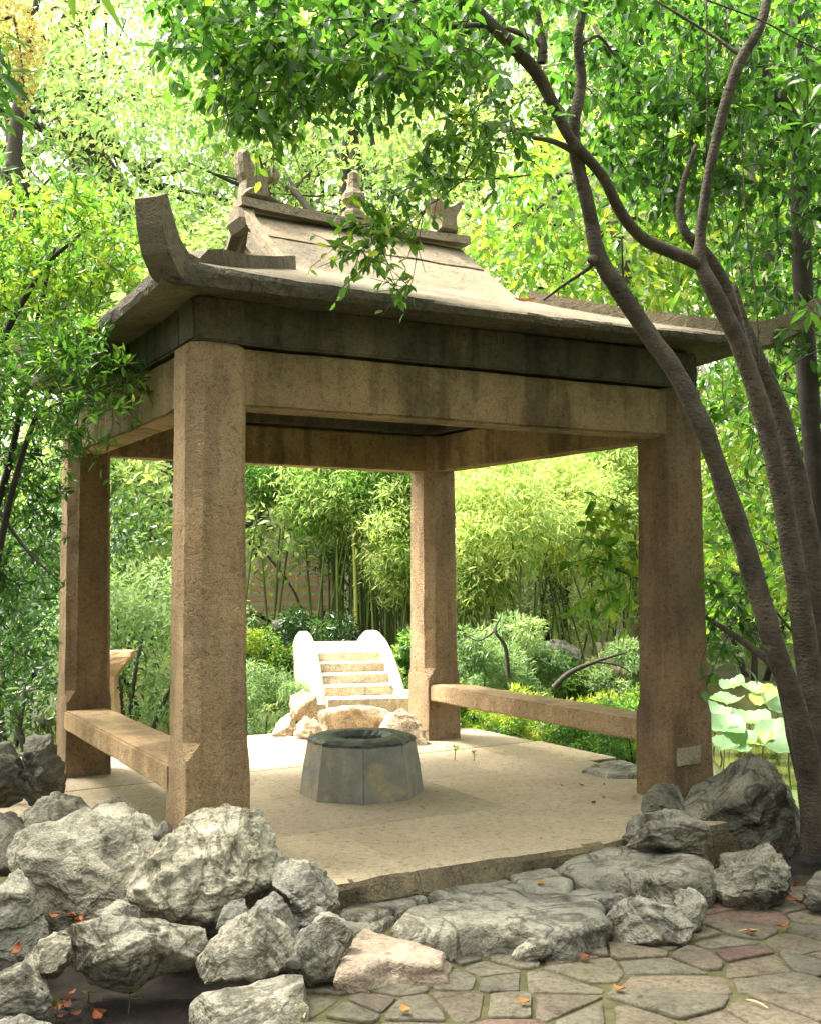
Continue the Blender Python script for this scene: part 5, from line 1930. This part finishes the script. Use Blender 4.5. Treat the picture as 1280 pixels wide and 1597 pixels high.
    limb('limb', [(938, 405, 5.9), (915, 425, 5.9), (880, 448, 6.0), (850, 470, 6.1)], [R(w, 6) for w in (14, 9, 7, 4)], 6)
    # dead stub and the low side stem
    limb('stub', [(1176, 560, 6.3), (1164, 505, 6.3), (1152, 462, 6.3), (1148, 448, 6.3)], [R(w, 6.3) for w in (14, 13, 13, 8)], 7, 0.2)
    limb('side_stem', [(1275, 1300, 6.5), (1250, 1240, 6.5), (1230, 1160, 6.55), (1222, 1110, 6.55), (1205, 1048, 6.6), (1167, 1014, 6.7), (1130, 988, 6.9), (1100, 968, 7.1)],
         [R(w, 6.6) for w in (24, 22, 20, 20, 20, 17, 14, 11)], 9)
    limb('side_branch', [(1100, 968, 7.1), (1040, 930, 7.6), (980, 900, 8.0), (930, 880, 8.2), (895, 885, 8.3)], [R(w, 7.5) for w in (9, 8, 6, 4, 2)], 6)
    limb('vine', [(1108, -20, 5.9), (1109, 120, 5.9), (1106, 242, 5.95)], [R(4, 6)] * 3, 5)
    limb('vine', [(1134, -10, 6.2), (1146, 90, 6.2), (1150, 180, 6.2)], [R(2.2, 6)] * 3, 4)
    limb('vine', [(1132, 300, 6.3), (1142, 400, 6.3), (1146, 440, 6.3)], [R(2.4, 6)] * 3, 4)
    limb('vine', [(1160, 200, 6.3), (1168, 360, 6.3), (1182, 480, 6.3), (1186, 590, 6.3)], [R(3, 6)] * 4, 4)
    limb('vine', [(1110, 5, 5.6), (1190, 36, 5.7), (1240, 62, 5.8), (1290, 88, 5.9)], [R(4, 6)] * 4, 5)
    for u, v, d, w, du, dv in ((930, 408, 5.88, 22, -9, 2),):
        limb('knot', [(u - du * 0.3, v - dv, d + 0.02), (u + du * 0.5, v, d - 0.03), (u + du * 0.9, v + dv * 0.5, d - 0.05)], [R(w, d) * 1.1, R(w, d), R(w, d) * 0.55], 8, 0.25)
    skel = np.concatenate(sk)
    tw = Tubes()
    A = []

    def region(poly, d0, d1, n, per, leaf, tint, lim=None, droop=0.5):
        q = poly_points(rng, poly, n)
        C = np.array([at(u, v, rng.uniform(d0, d1)) for u, v in q])
        P, D, Uv, tc = spray_leaves(rng, C, skel, per, leaf, tw, droop)
        L = leaf * rng.uniform(0.7, 1.25, len(P))
        A.append((P, D, Uv, L, tint + tc + rng.normal(size=len(P)) * 0.16))
    # canopy over the top of the roof, hanging sprays and the right-hand canopy
    region([(262, -30), (270, 45), (300, 75), (340, 90), (460, 110), (640, 130), (760, 90), (890, -30)], 5.0, 6.3, 230, 14, 0.076, 0.40)
    region([(320, 85), (345, 150), (395, 205), (430, 215), (470, 170), (540, 150), (640, 125), (740, 90), (740, 60), (420, 60)], 5.0, 6.1, 150, 13, 0.074, 0.50)
    region([(700, 185), (800, 130), (860, 170), (830, 230), (740, 260), (690, 300), (640, 290), (650, 240)], 5.2, 5.7, 40, 12, 0.068, 0.55)
    region([(600, 290), (660, 280), (655, 330), (650, 400), (600, 420), (550, 425), (530, 370), (545, 335)], 5.15, 5.45, 30, 12, 0.064, 0.62)
    region([(618, 420), (650, 425), (640, 470), (622, 470)], 5.25, 5.35, 4, 7, 0.055, 0.6, droop=0.8)
    region([(880, -30), (1320, -30), (1320, 160), (1080, 190), (880, 150)], 6.4, 8.2, 300, 15, 0.078, 0.34)
    region([(960, 150), (1150, 150), (1160, 300), (1080, 330), (960, 290), (930, 220)], 6.45, 7.6, 125, 15, 0.078, 0.32)
    region([(1150, 150), (1320, 130), (1320, 560), (1190, 560), (1140, 380)], 6.6, 8.2, 150, 15, 0.08, 0.34)
    region([(880, 790), (960, 780), (1010, 860), (1000, 980), (940, 960), (890, 900)], 7.8, 8.6, 34, 11, 0.10, 0.74)
    region([(1100, 900), (1180, 900), (1210, 1030), (1130, 1040), (1100, 1000)], 6.7, 7.4, 22, 9, 0.085, 0.36, droop=0.7)
    # crown sprays added over roof front and path, mostly unseen, to shade them
    n = 150
    C = np.stack([rng.uniform(-1.6, 2.6, n), rng.uniform(4.2, 6.4, n), rng.uniform(4.5, 5.8, n)], -1)
    C2 = np.stack([rng.uniform(0.9, 4.2, 230), rng.uniform(1.4, 4.8, 230), rng.uniform(3.8, 5.4, 230)], -1)
    P, D, Uv, tc = spray_leaves(rng, np.concatenate([C, C2]), skel, 16, 0.09, tw, 0.4, reach=0.4)
    A.append((P, D, Uv, 0.09 * rng.uniform(0.7, 1.25, len(P)), 0.4 + tc + rng.normal(size=len(P)) * 0.16))
    P, D, Uv, L, tn = [np.concatenate([a[k] for a in A]) for k in range(5)]
    o = tw.build('twigs', M['bark_dark'], root)
    o['kind'] = 'stuff'
    put_leaves('leaves', P, D, Uv, L, L * 0.54, tn, M['leaf'], root, near=True, singles=300)


build_leaning_tree()


def build_straight_tree():
    rng = np.random.default_rng(66)
    root = thing('dark_tree', tuple(on_z(1320, 1190, -0.3)), 'straight dark forked tree at the right edge', 'tree')
    R = lambda w: w * 7.4 / F_PX / 2
    tb = Tubes()
    tb.add(px_path([(1320, 1200, 7.4), (1300, 1000, 7.4), (1280, 800, 7.4), (1264, 640, 7.4), (1256, 500, 7.4), (1253, 380, 7.4), (1250, 300, 7.4), (1252, 240, 7.4)]), [R(w) for w in (44, 40, 36, 32, 30, 30, 26, 22)], 12, 6, 0.1)
    tb.add(px_path([(1252, 245, 7.4), (1245, 200, 7.35), (1226, 165, 7.3), (1200, 125, 7.3), (1180, 60, 7.3), (1165, -20, 7.3)]), [R(w) for w in (20, 20, 20, 18, 16, 14)], 9, 6, 0.1)
    tb.add(px_path([(1252, 245, 7.4), (1268, 190, 7.4), (1258, 130, 7.4), (1248, 50, 7.4), (1250, -20, 7.4)]), [R(w) for w in (20, 19, 18, 17, 16)], 9, 6, 0.1)
    tb.build('trunk', M['bark_dark'], root)
    tw = Tubes()
    sk = np.concatenate([catmull(px_path([(1252, 245, 7.4), (1226, 165, 7.3), (1165, -20, 7.3)]), 8), catmull(px_path([(1264, 640, 7.4), (1250, -20, 7.4)]), 20)])
    A = []
    n = 230                                       # outer sprays towards the path, mostly unseen, added to block sky light
    C = np.stack([rng.uniform(2.9, 6.0, n), rng.uniform(2.2, 8.6, n), rng.uniform(1.7, 6.0, n)], -1)
    C2 = np.stack([rng.uniform(2.3, 3.6, 190), rng.uniform(4.6, 7.6, 190), rng.uniform(0.5, 4.2, 190)], -1)
    C = np.concatenate([C, C2[C2[:, 0] / C2[:, 1] > 0.40]])
    P, D, Uv, tc = spray_leaves(rng, C, sk, 16, 0.11, tw, 0.4, reach=0.5)
    A.append((P, D, Uv, 0.11 * rng.uniform(0.7, 1.25, len(P)), 0.35 + tc + rng.normal(size=len(P)) * 0.16))
    for poly, n, tn in (([(1120, -20), (1320, -20), (1320, 300), (1200, 260)], 60, 0.28), ([(1110, 560), (1320, 480), (1320, 900), (1110, 920)], 70, 0.50)):
        q = poly_points(rng, poly, n)
        C = np.array([at(u, v, rng.uniform(7.3, 9.2)) for u, v in q])
        P, D, Uv, tc = spray_leaves(rng, C, sk, 12, 0.09, tw, 0.4)
        A.append((P, D, Uv, 0.09 * rng.uniform(0.7, 1.25, len(P)), tn + tc + rng.normal(size=len(P)) * 0.16))
    P, D, Uv, L, tn = [np.concatenate([a[k] for a in A]) for k in range(5)]
    o = tw.build('twigs', M['bark_dark'], root)
    o['kind'] = 'stuff'
    put_leaves('leaves', P, D, Uv, L, L * 0.46, tn, M['leaf'], root, near=True, singles=160)


build_straight_tree()


def build_sunlit_tree():
    """broad leaved tree standing in the sun behind the leaning trunks"""
    rng = np.random.default_rng(67)
    b = at(1040, 885, 11.0)
    for (u0, d0, poly, n, lb, seed) in (
            (1058, 11.5, [(730, 330), (820, 250), (930, 220), (1120, 240), (1130, 460), (1000, 500), (850, 455), (760, 420)], 190, 'sunlit broad leaved tree behind the roof at the right', 1),
            (1350, 12.0, [(1000, 0), (1300, 0), (1300, 560), (1120, 520), (1050, 300)], 170, 'sunlit broad leaved tree behind the leaning trunks', 2),
            (1340, 11.5, [(1105, 560), (1300, 540), (1300, 980), (1105, 960)], 150, 'sunlit broad leaved tree across the pond right of the front right post', 3)):
        b = at(u0, 885, d0)
        z = max(gz(b[0], b[1]), WATER_Z - 0.1)
        root = thing('broadleaf_tree', (b[0], b[1], z), lb, 'tree', 'sunlit trees behind the leaning trunks')
        tb = Tubes()
        q = poly_points(rng, poly, n)
        C = np.array([at(u, v, d0 + rng.uniform(-1.6, 1.6)) for u, v in q])
        c = C.mean(0)
        base = np.array([b[0], b[1], z - 0.3])
        spine = [base, (base * 0.6 + c * 0.4) + np.array([0.1, 0, 0]), c, C[np.argmax(C[:, 2])]]
        tb.add(spine, [0.13, 0.10, 0.06, 0.015], 9, 6, 0.1)
        sk = [catmull(spine, 12)]
        for k in range(9):
            t = C[rng.integers(len(C))]
            s = sk[0][rng.integers(12, len(sk[0]) - 4)]
            pth = [s, (s + t) / 2 + rng.normal(size=3) * 0.15, t]
            tb.add(pth, [0.035, 0.022, 0.006], 6, 5)
            sk.append(catmull(pth, 8))
        tb.build('trunk', M['bark_dark'], root)
        tw = Tubes()
        P, D, Uv, tc = spray_leaves(rng, C, np.concatenate(sk), 22, 0.12, tw, 0.35, reach=0.45)
        P = P + rng.normal(size=P.shape) * 0.13
        L = 0.13 * rng.uniform(0.7, 1.25, len(P))
        o = tw.build('twigs', M['bark_dark'], root)
        o['kind'] = 'stuff'
        put_leaves('leaves', P, D, Uv, L, L * 0.46, 0.72 + tc + rng.normal(size=len(P)) * 0.16, M['leaf'], root)


build_sunlit_tree()


# ------------------------------------------------------------------ the evergreen bush at the left
def build_left_bush():
    rng = np.random.default_rng(88)
    b = on_z(10, 1230, -0.25)
    root = thing('evergreen_bush', tuple(b), 'tall glossy leaved evergreen bush reaching over the left eave of the pavilion', 'bush')
    tb = Tubes()
    sk = []
    for pts, r in (([(0, 1230, 7.0), (-20, 1000, 7.0), (10, 800, 6.9), (60, 640, 6.8), (120, 560, 6.5)], 0.035),
                   ([(-60, 1240, 7.0), (-70, 900, 7.0), (-20, 600, 6.9), (60, 430, 6.9), (130, 360, 6.9)], 0.04),
                   ([(-40, 1240, 7.2), (-30, 900, 7.2), (20, 700, 7.1), (60, 500, 7.1), (90, 380, 7.0)], 0.035),
                   ([(60, 640, 6.8), (130, 610, 6.4), (190, 590, 6.1)], 0.014),
                   ([(-20, 760, 7.0), (40, 850, 6.9), (90, 900, 6.8)], 0.016)):
        P = px_path(pts)
        tb.add(P, np.linspace(r, r * 0.25, len(P)), 7, 6, 0.1)
        sk.append(catmull(P, 10))
    tb.build('stem', M['bark_dark'], root)
    tw = Tubes()
    A = []
    skc = np.concatenate(sk)
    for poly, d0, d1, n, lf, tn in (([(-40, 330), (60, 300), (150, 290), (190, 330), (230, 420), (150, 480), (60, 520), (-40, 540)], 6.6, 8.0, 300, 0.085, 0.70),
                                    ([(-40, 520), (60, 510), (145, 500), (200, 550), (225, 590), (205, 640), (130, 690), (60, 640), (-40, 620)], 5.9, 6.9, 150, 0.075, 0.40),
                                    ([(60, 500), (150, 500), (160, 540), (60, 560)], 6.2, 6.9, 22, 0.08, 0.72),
                                    ([(-40, 600), (90, 640), (92, 800), (60, 900), (-40, 950)], 6.9, 7.8, 110, 0.075, 0.14),  # lower leaves tinted darker, the shade there put into their colour
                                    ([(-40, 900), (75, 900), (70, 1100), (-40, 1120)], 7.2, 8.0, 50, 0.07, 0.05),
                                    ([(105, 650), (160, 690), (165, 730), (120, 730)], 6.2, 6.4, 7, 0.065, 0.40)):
        q = poly_points(rng, poly, n)
        C = np.array([at(u, v, rng.uniform(d0, d1)) for u, v in q])
        P, D, Uv, tc = spray_leaves(rng, C, skc, 17, lf, tw, -0.05, reach=0.22)
        A.append((P, D, Uv, lf * rng.uniform(0.6, 1.2, len(P)), tn + tc + rng.normal(size=len(P)) * 0.15))
    n = 420                                       # sprays out of view at the left, added to shade the back left post
    C = np.stack([rng.uniform(-6.0, -2.9, n), rng.uniform(6.0, 9.6, n), rng.uniform(0.0, 4.0, n)], -1)
    C = C[C[:, 0] / C[:, 1] < -0.385]
    P, D, Uv, tc = spray_leaves(rng, C, skc, 20, 0.11, tw, -0.05, reach=0.4)
    A.append((P, D, Uv, 0.12 * rng.uniform(0.6, 1.2, len(P)), 0.4 + tc + rng.normal(size=len(P)) * 0.15))
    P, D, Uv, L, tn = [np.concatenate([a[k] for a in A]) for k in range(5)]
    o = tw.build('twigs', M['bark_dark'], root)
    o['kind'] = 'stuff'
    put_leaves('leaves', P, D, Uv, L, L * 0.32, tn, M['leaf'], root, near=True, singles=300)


build_left_bush()


# ------------------------------------------------------------------ blossom branch and blades at the top left
def build_blossom():
    rng = np.random.default_rng(99)
    b = at(-60, 60, 4.4)
    root = thing('blossom_branch', tuple(b), 'branch with a hanging panicle of yellow blossom in the top left corner', 'branch')
    tb = Tubes()
    tb.add(px_path([(-80, 40, 4.4), (-20, 30, 4.4), (30, 20, 4.4)]), [0.012, 0.01, 0.006], 7)
    tb.add(px_path([(30, 20, 4.4), (40, 80, 4.4), (46, 150, 4.4)]), [0.006, 0.004, 0.002], 5)
    tb.build('twig', M['bark_dark'], root)
    q = poly_points(rng, [(5, -20), (60, 10), (78, 60), (70, 110), (55, 160), (40, 170), (28, 120), (10, 60)], 900)
    P = np.array([at(u, v, rng.uniform(4.25, 4.55)) for u, v in q])
    D = rand_dirs(rng, len(P))
    L = rng.uniform(0.010, 0.022, len(P))
    put_leaves('blossom', P, D, rand_dirs(rng, len(P)), L, L * 0.9, rng.uniform(0, 1, len(P)), M['blossom'], root)
    q = poly_points(rng, [(-40, 20), (10, 40), (30, 110), (40, 170), (20, 190), (-40, 180)], 70)
    P = np.array([at(u, v, rng.uniform(4.2, 4.6)) for u, v in q])
    D = norm(rng.normal(size=P.shape) * 0.5 + np.array([0.5, 0, -0.7]))
    L = rng.uniform(0.10, 0.17, len(P))
    put_leaves('leaves', P, D, norm(rng.normal(size=P.shape) * 0.4 + np.array([0, -0.4, 1])), L, L * 0.26, 0.35 + rng.normal(size=len(P)) * 0.15, M['leaf'], root, near=True, singles=70 - 10)
    # two blades hanging in from above
    root = thing('hanging_blades', tuple(at(150, -60, 2.6)), 'two long bright green blades hanging into the top of the view', 'leaf')
    for pts in ([(110, -60), (119, -10), (124, 30)], [(150, -60), (175, 0), (205, 52)]):
        c = px_path([(u, v, 2.6) for u, v in pts])
        cc = catmull(c, 6)
        V, T = [], []
        n = len(cc)
        for i, p in enumerate(cc):
            w = 0.011 * math.sin(math.pi * (0.25 + 0.75 * i / (n - 1))) + 0.0008
            V += [p + np.array([-w, 0, 0.15 * w]), p + np.array([0, 0.003, 0]), p + np.array([w, 0, -0.15 * w])]
        for i in range(n - 1):
            for s in (0, 1):
                a = i * 3 + s
                T += [(a, a + 1, a + 4), (a, a + 4, a + 3)]
        part_np('blade', np.array(V), np.array(T), M['leaf'], root, np.full(len(T), 0.8))


build_blossom()


def build_shade_foliage():
    """unseen ring of leaves right of and behind the camera, added to block sky light"""
    rng = np.random.default_rng(404)
    n = 420
    az = rng.uniform(math.radians(-20), math.radians(215), n)      # from the right, round behind, to the left rear
    rr = rng.uniform(6.5, 10.5, n)
    C = np.stack([1.5 + rr * np.cos(-az), 1.5 + rr * np.sin(-az) * 1.0, rng.uniform(0.3, 9.5, n)], -1)
    keep = ~((np.abs(C[:, 0] / np.maximum(C[:, 1], 0.1)) < 0.55) & (C[:, 1] > 0))
    C = C[keep]
    P, D, U, tc = clump_leaves(rng, C, np.full(len(C), 1.25), np.full(len(C), 55), 0.3)
    m = len(P)
    L = rng.uniform(0.28, 0.5, m)
    V, F, k = leaf_arrays(P, D, U, L, L * 0.6)
    o = part_np('shade_foliage', V, F, M['leaf_dark'], None, np.repeat(np.clip(0.4 + tc + rng.normal(size=m) * 0.15, 0, 1), k))  # leaves out of view, added to keep sky light off the front
    tag(o, 'dense dark foliage added out of view around the path to block sky light', kind='stuff')


build_shade_foliage()


# ------------------------------------------------------------------ fallen leaves, sprouts, litter
def build_litter():
    rng = np.random.default_rng(123)
    def curl_mesh(k):
        V, T = [], []
        n = 7
        for i in range(n):
            t = i / (n - 1)
            w = 0.36 * math.sin(math.pi * (0.06 + 0.9 * t)) 
            z = 0.22 * (2 * t - 1) ** 2 + 0.05
            cu = 0.16 + 0.1 * k / 3
            V += [(t - 0.5, w, z + cu * 0.8), (t - 0.5, 0, z), (t - 0.5, -w, z + cu * 0.6)]
        for i in range(n - 1):
            for s in (0, 1):
                a = i * 3 + s
                T += [(a, a + 1, a + 4), (a, a + 4, a + 3)]
        return tri_mesh('fallen_leaf', np.array(V), np.array(T), M['dead_leaf'], np.full(len(T), (0.1, 0.45, 0.75, 1.0)[k]))
    ms = [curl_mesh(k) for k in range(4)]

    def drop(u, v, z, n, su, sv, size, kinds, label, group, zj=0.02):
        for i in range(n):
            uu, vv = u + rng.normal() * su, v + rng.normal() * sv
            p = on_z(uu, vv, z)
            o = link(bpy.data.objects.new('fallen_leaf', ms[kinds[rng.integers(len(kinds))]]))
            o.location = (p[0], p[1], z + rng.uniform(0, zj))
            o.rotation_euler = (rng.normal() * 0.35, rng.normal() * 0.35, rng.uniform(0, 6.28))
            s = size * rng.uniform(0.7, 1.2)
            o.scale = (s, s, s)
            tag(o, label, 'fallen leaf', group)
    drop(20, 1475, -0.17, 11, 14, 10, 0.055, (0, 1, 1), 'red fallen leaf in the heap at the left edge beside the grey rock', 'fallen leaves at the left edge', 0.05)
    drop(108, 1437, -0.10, 7, 12, 5, 0.05, (0, 1), 'brown red fallen leaf behind the pale leaf shaped rock', 'fallen leaves behind the leaf shaped rock', 0.03)
    drop(213, 1446, -0.07, 3, 8, 4, 0.06, (1,), 'orange red fallen leaf lying on the slab with the hole', 'fallen leaves on the holed slab')
    drop(251, 1300, 0.02, 6, 7, 5, 0.05, (1, 1, 0), 'red fallen leaf wedged against the foot of the front left post', 'fallen leaves at the front left post', 0.05)
    drop(1235, 1325, -0.2, 16, 26, 16, 0.065, (0, 0, 1), 'dark red fallen leaf on the soil under the leaning tree', 'fallen leaves under the leaning tree', 0.04)
    drop(1240, 1400, -0.2, 5, 10, 12, 0.06, (0, 1), 'brown fallen leaf on the soil beside the right edge rock', 'fallen leaves beside the right edge rock')
    drop(110, 1575, -0.305, 8, 22, 9, 0.05, (0, 1), 'red brown fallen leaf on the soil in the lower left hollow', 'fallen leaves in the lower left hollow', 0.02)
    for u, v, z, k, lb in ((612, 1519, -0.2, 1, 'orange fallen leaf on the paving beside the pinkish slab'), (958, 1548, -0.2, 2, 'orange yellow fallen leaf standing in a joint of the paving'),
                           (808, 1566, -0.2, 2, 'yellow orange fallen leaf in a joint left of the paving middle'), (1215, 1452, -0.2, 1, 'reddish fallen leaf on the paving at the right'),
                           (1138, 1408, -0.2, 1, 'red fallen leaf at the foot of the saddle shaped rock'), (905, 1497, -0.2, 0, 'dark fallen leaf on the paving below the long step stone'),
                           (395, 1446, -0.05, 1, 'tiny orange fallen leaf between the rocks at lower centre left'), (1165, 1460, -0.2, 0, 'brown fallen leaf on the paving below the soil'),
                           (624, 1578, -0.2, 3, 'yellow fallen leaf at the bottom of the paving'), (838, 1383, -0.09, 3, 'yellowish fallen leaf beside the broad step rock')):
        p = on_z(u, v, z)
        o = link(bpy.data.objects.new('fallen_leaf', ms[k]))
        o.location = tuple(p)
        o.rotation_euler = (rng.normal() * 0.2, rng.normal() * 0.2, rng.uniform(0, 6.28))
        o.scale = (0.055, 0.05, 0.05)
        tag(o, lb, 'fallen leaf')
    drop(920, 1245, 0.0, 7, 45, 16, 0.035, (3, 2, 0), 'small fallen leaf on the shaded right side of the floor', 'fallen leaves on the floor', 0.004)
    o = link(bpy.data.objects.new('fallen_leaf', ms[0]))
    p = W(2.05, 0.05, 3.04)
    o.location = p
    o.scale = (0.12, 0.09, 0.08)
    tag(o, 'dark red fallen leaf lying on the roof slope', 'fallen leaf')
    # pale straws on the paving
    for u, v, lb, a in ((1172, 1572, 'pale dry blade lying on the paving at lower right', 2.2), (1160, 1458, 'pale dry blade on the paving below the soil', 0.1), (470, 1580, 'pale dry blade beside the bottom block of rock', 1.5)):
        p = on_z(u, v, -0.205)
        tb = Tubes()
        dx, dy = math.cos(a) * 0.05, math.sin(a) * 0.05
        tb.add([p + np.array([-dx, -dy, 0.004]), p + np.array([0, 0, 0.010]), p + np.array([dx, dy, 0.004])], [0.003, 0.005, 0.002], 5, 4)
        o = tb.build('dry_blade', M['straw'], None)
        tag(o, lb, 'dry blade')
    # sprouts in the hollow
    for u, v, hh, lb, n in ((193, 1580, 0.10, 'bright green seedling in the middle of the lower left hollow', 5), (80, 1590, 0.09, 'bright green seedling at the left of the lower left hollow', 5), (130, 1560, 0.05, 'tiny pale seedling in the lower left hollow', 3),
                            (705, 1186, 0.10, 'small leafy sprig at the foot of the back right post', 9), (735, 1188, 0.08, 'small leafy sprig on the floor near the back right post', 7)):
        z = -0.315 if v > 1400 else 0.0
        p = on_z(u, v, z)
        root = thing('seedling', tuple(p), lb, 'seedling')
        tb = Tubes()
        tb.add([p, p + np.array([0.005, 0, hh * 0.6]), p + np.array([0.0, 0, hh])], [0.003, 0.0025, 0.0015], 5, 4)
        tb.build('stem', M['stem'], root)
        a = rng.uniform(0, 6.28, n)
        D = np.stack([np.cos(a), np.sin(a), rng.uniform(-0.2, 0.9, n)], -1)
        P = p + np.stack([0 * a, 0 * a, hh * rng.uniform(0.6, 1.0, n)], -1)
        L = rng.uniform(0.035, 0.06, n)
        V, F, m = leaf_arrays(P, D, np.tile([0, 0, 1.0], (n, 1)), L, L * 0.45, True)
        for k in range(n):
            part_np('leaf', V[k * 8:(k + 1) * 8], F[:m], M['leaf'], root, np.full(m, 0.85))


build_litter()
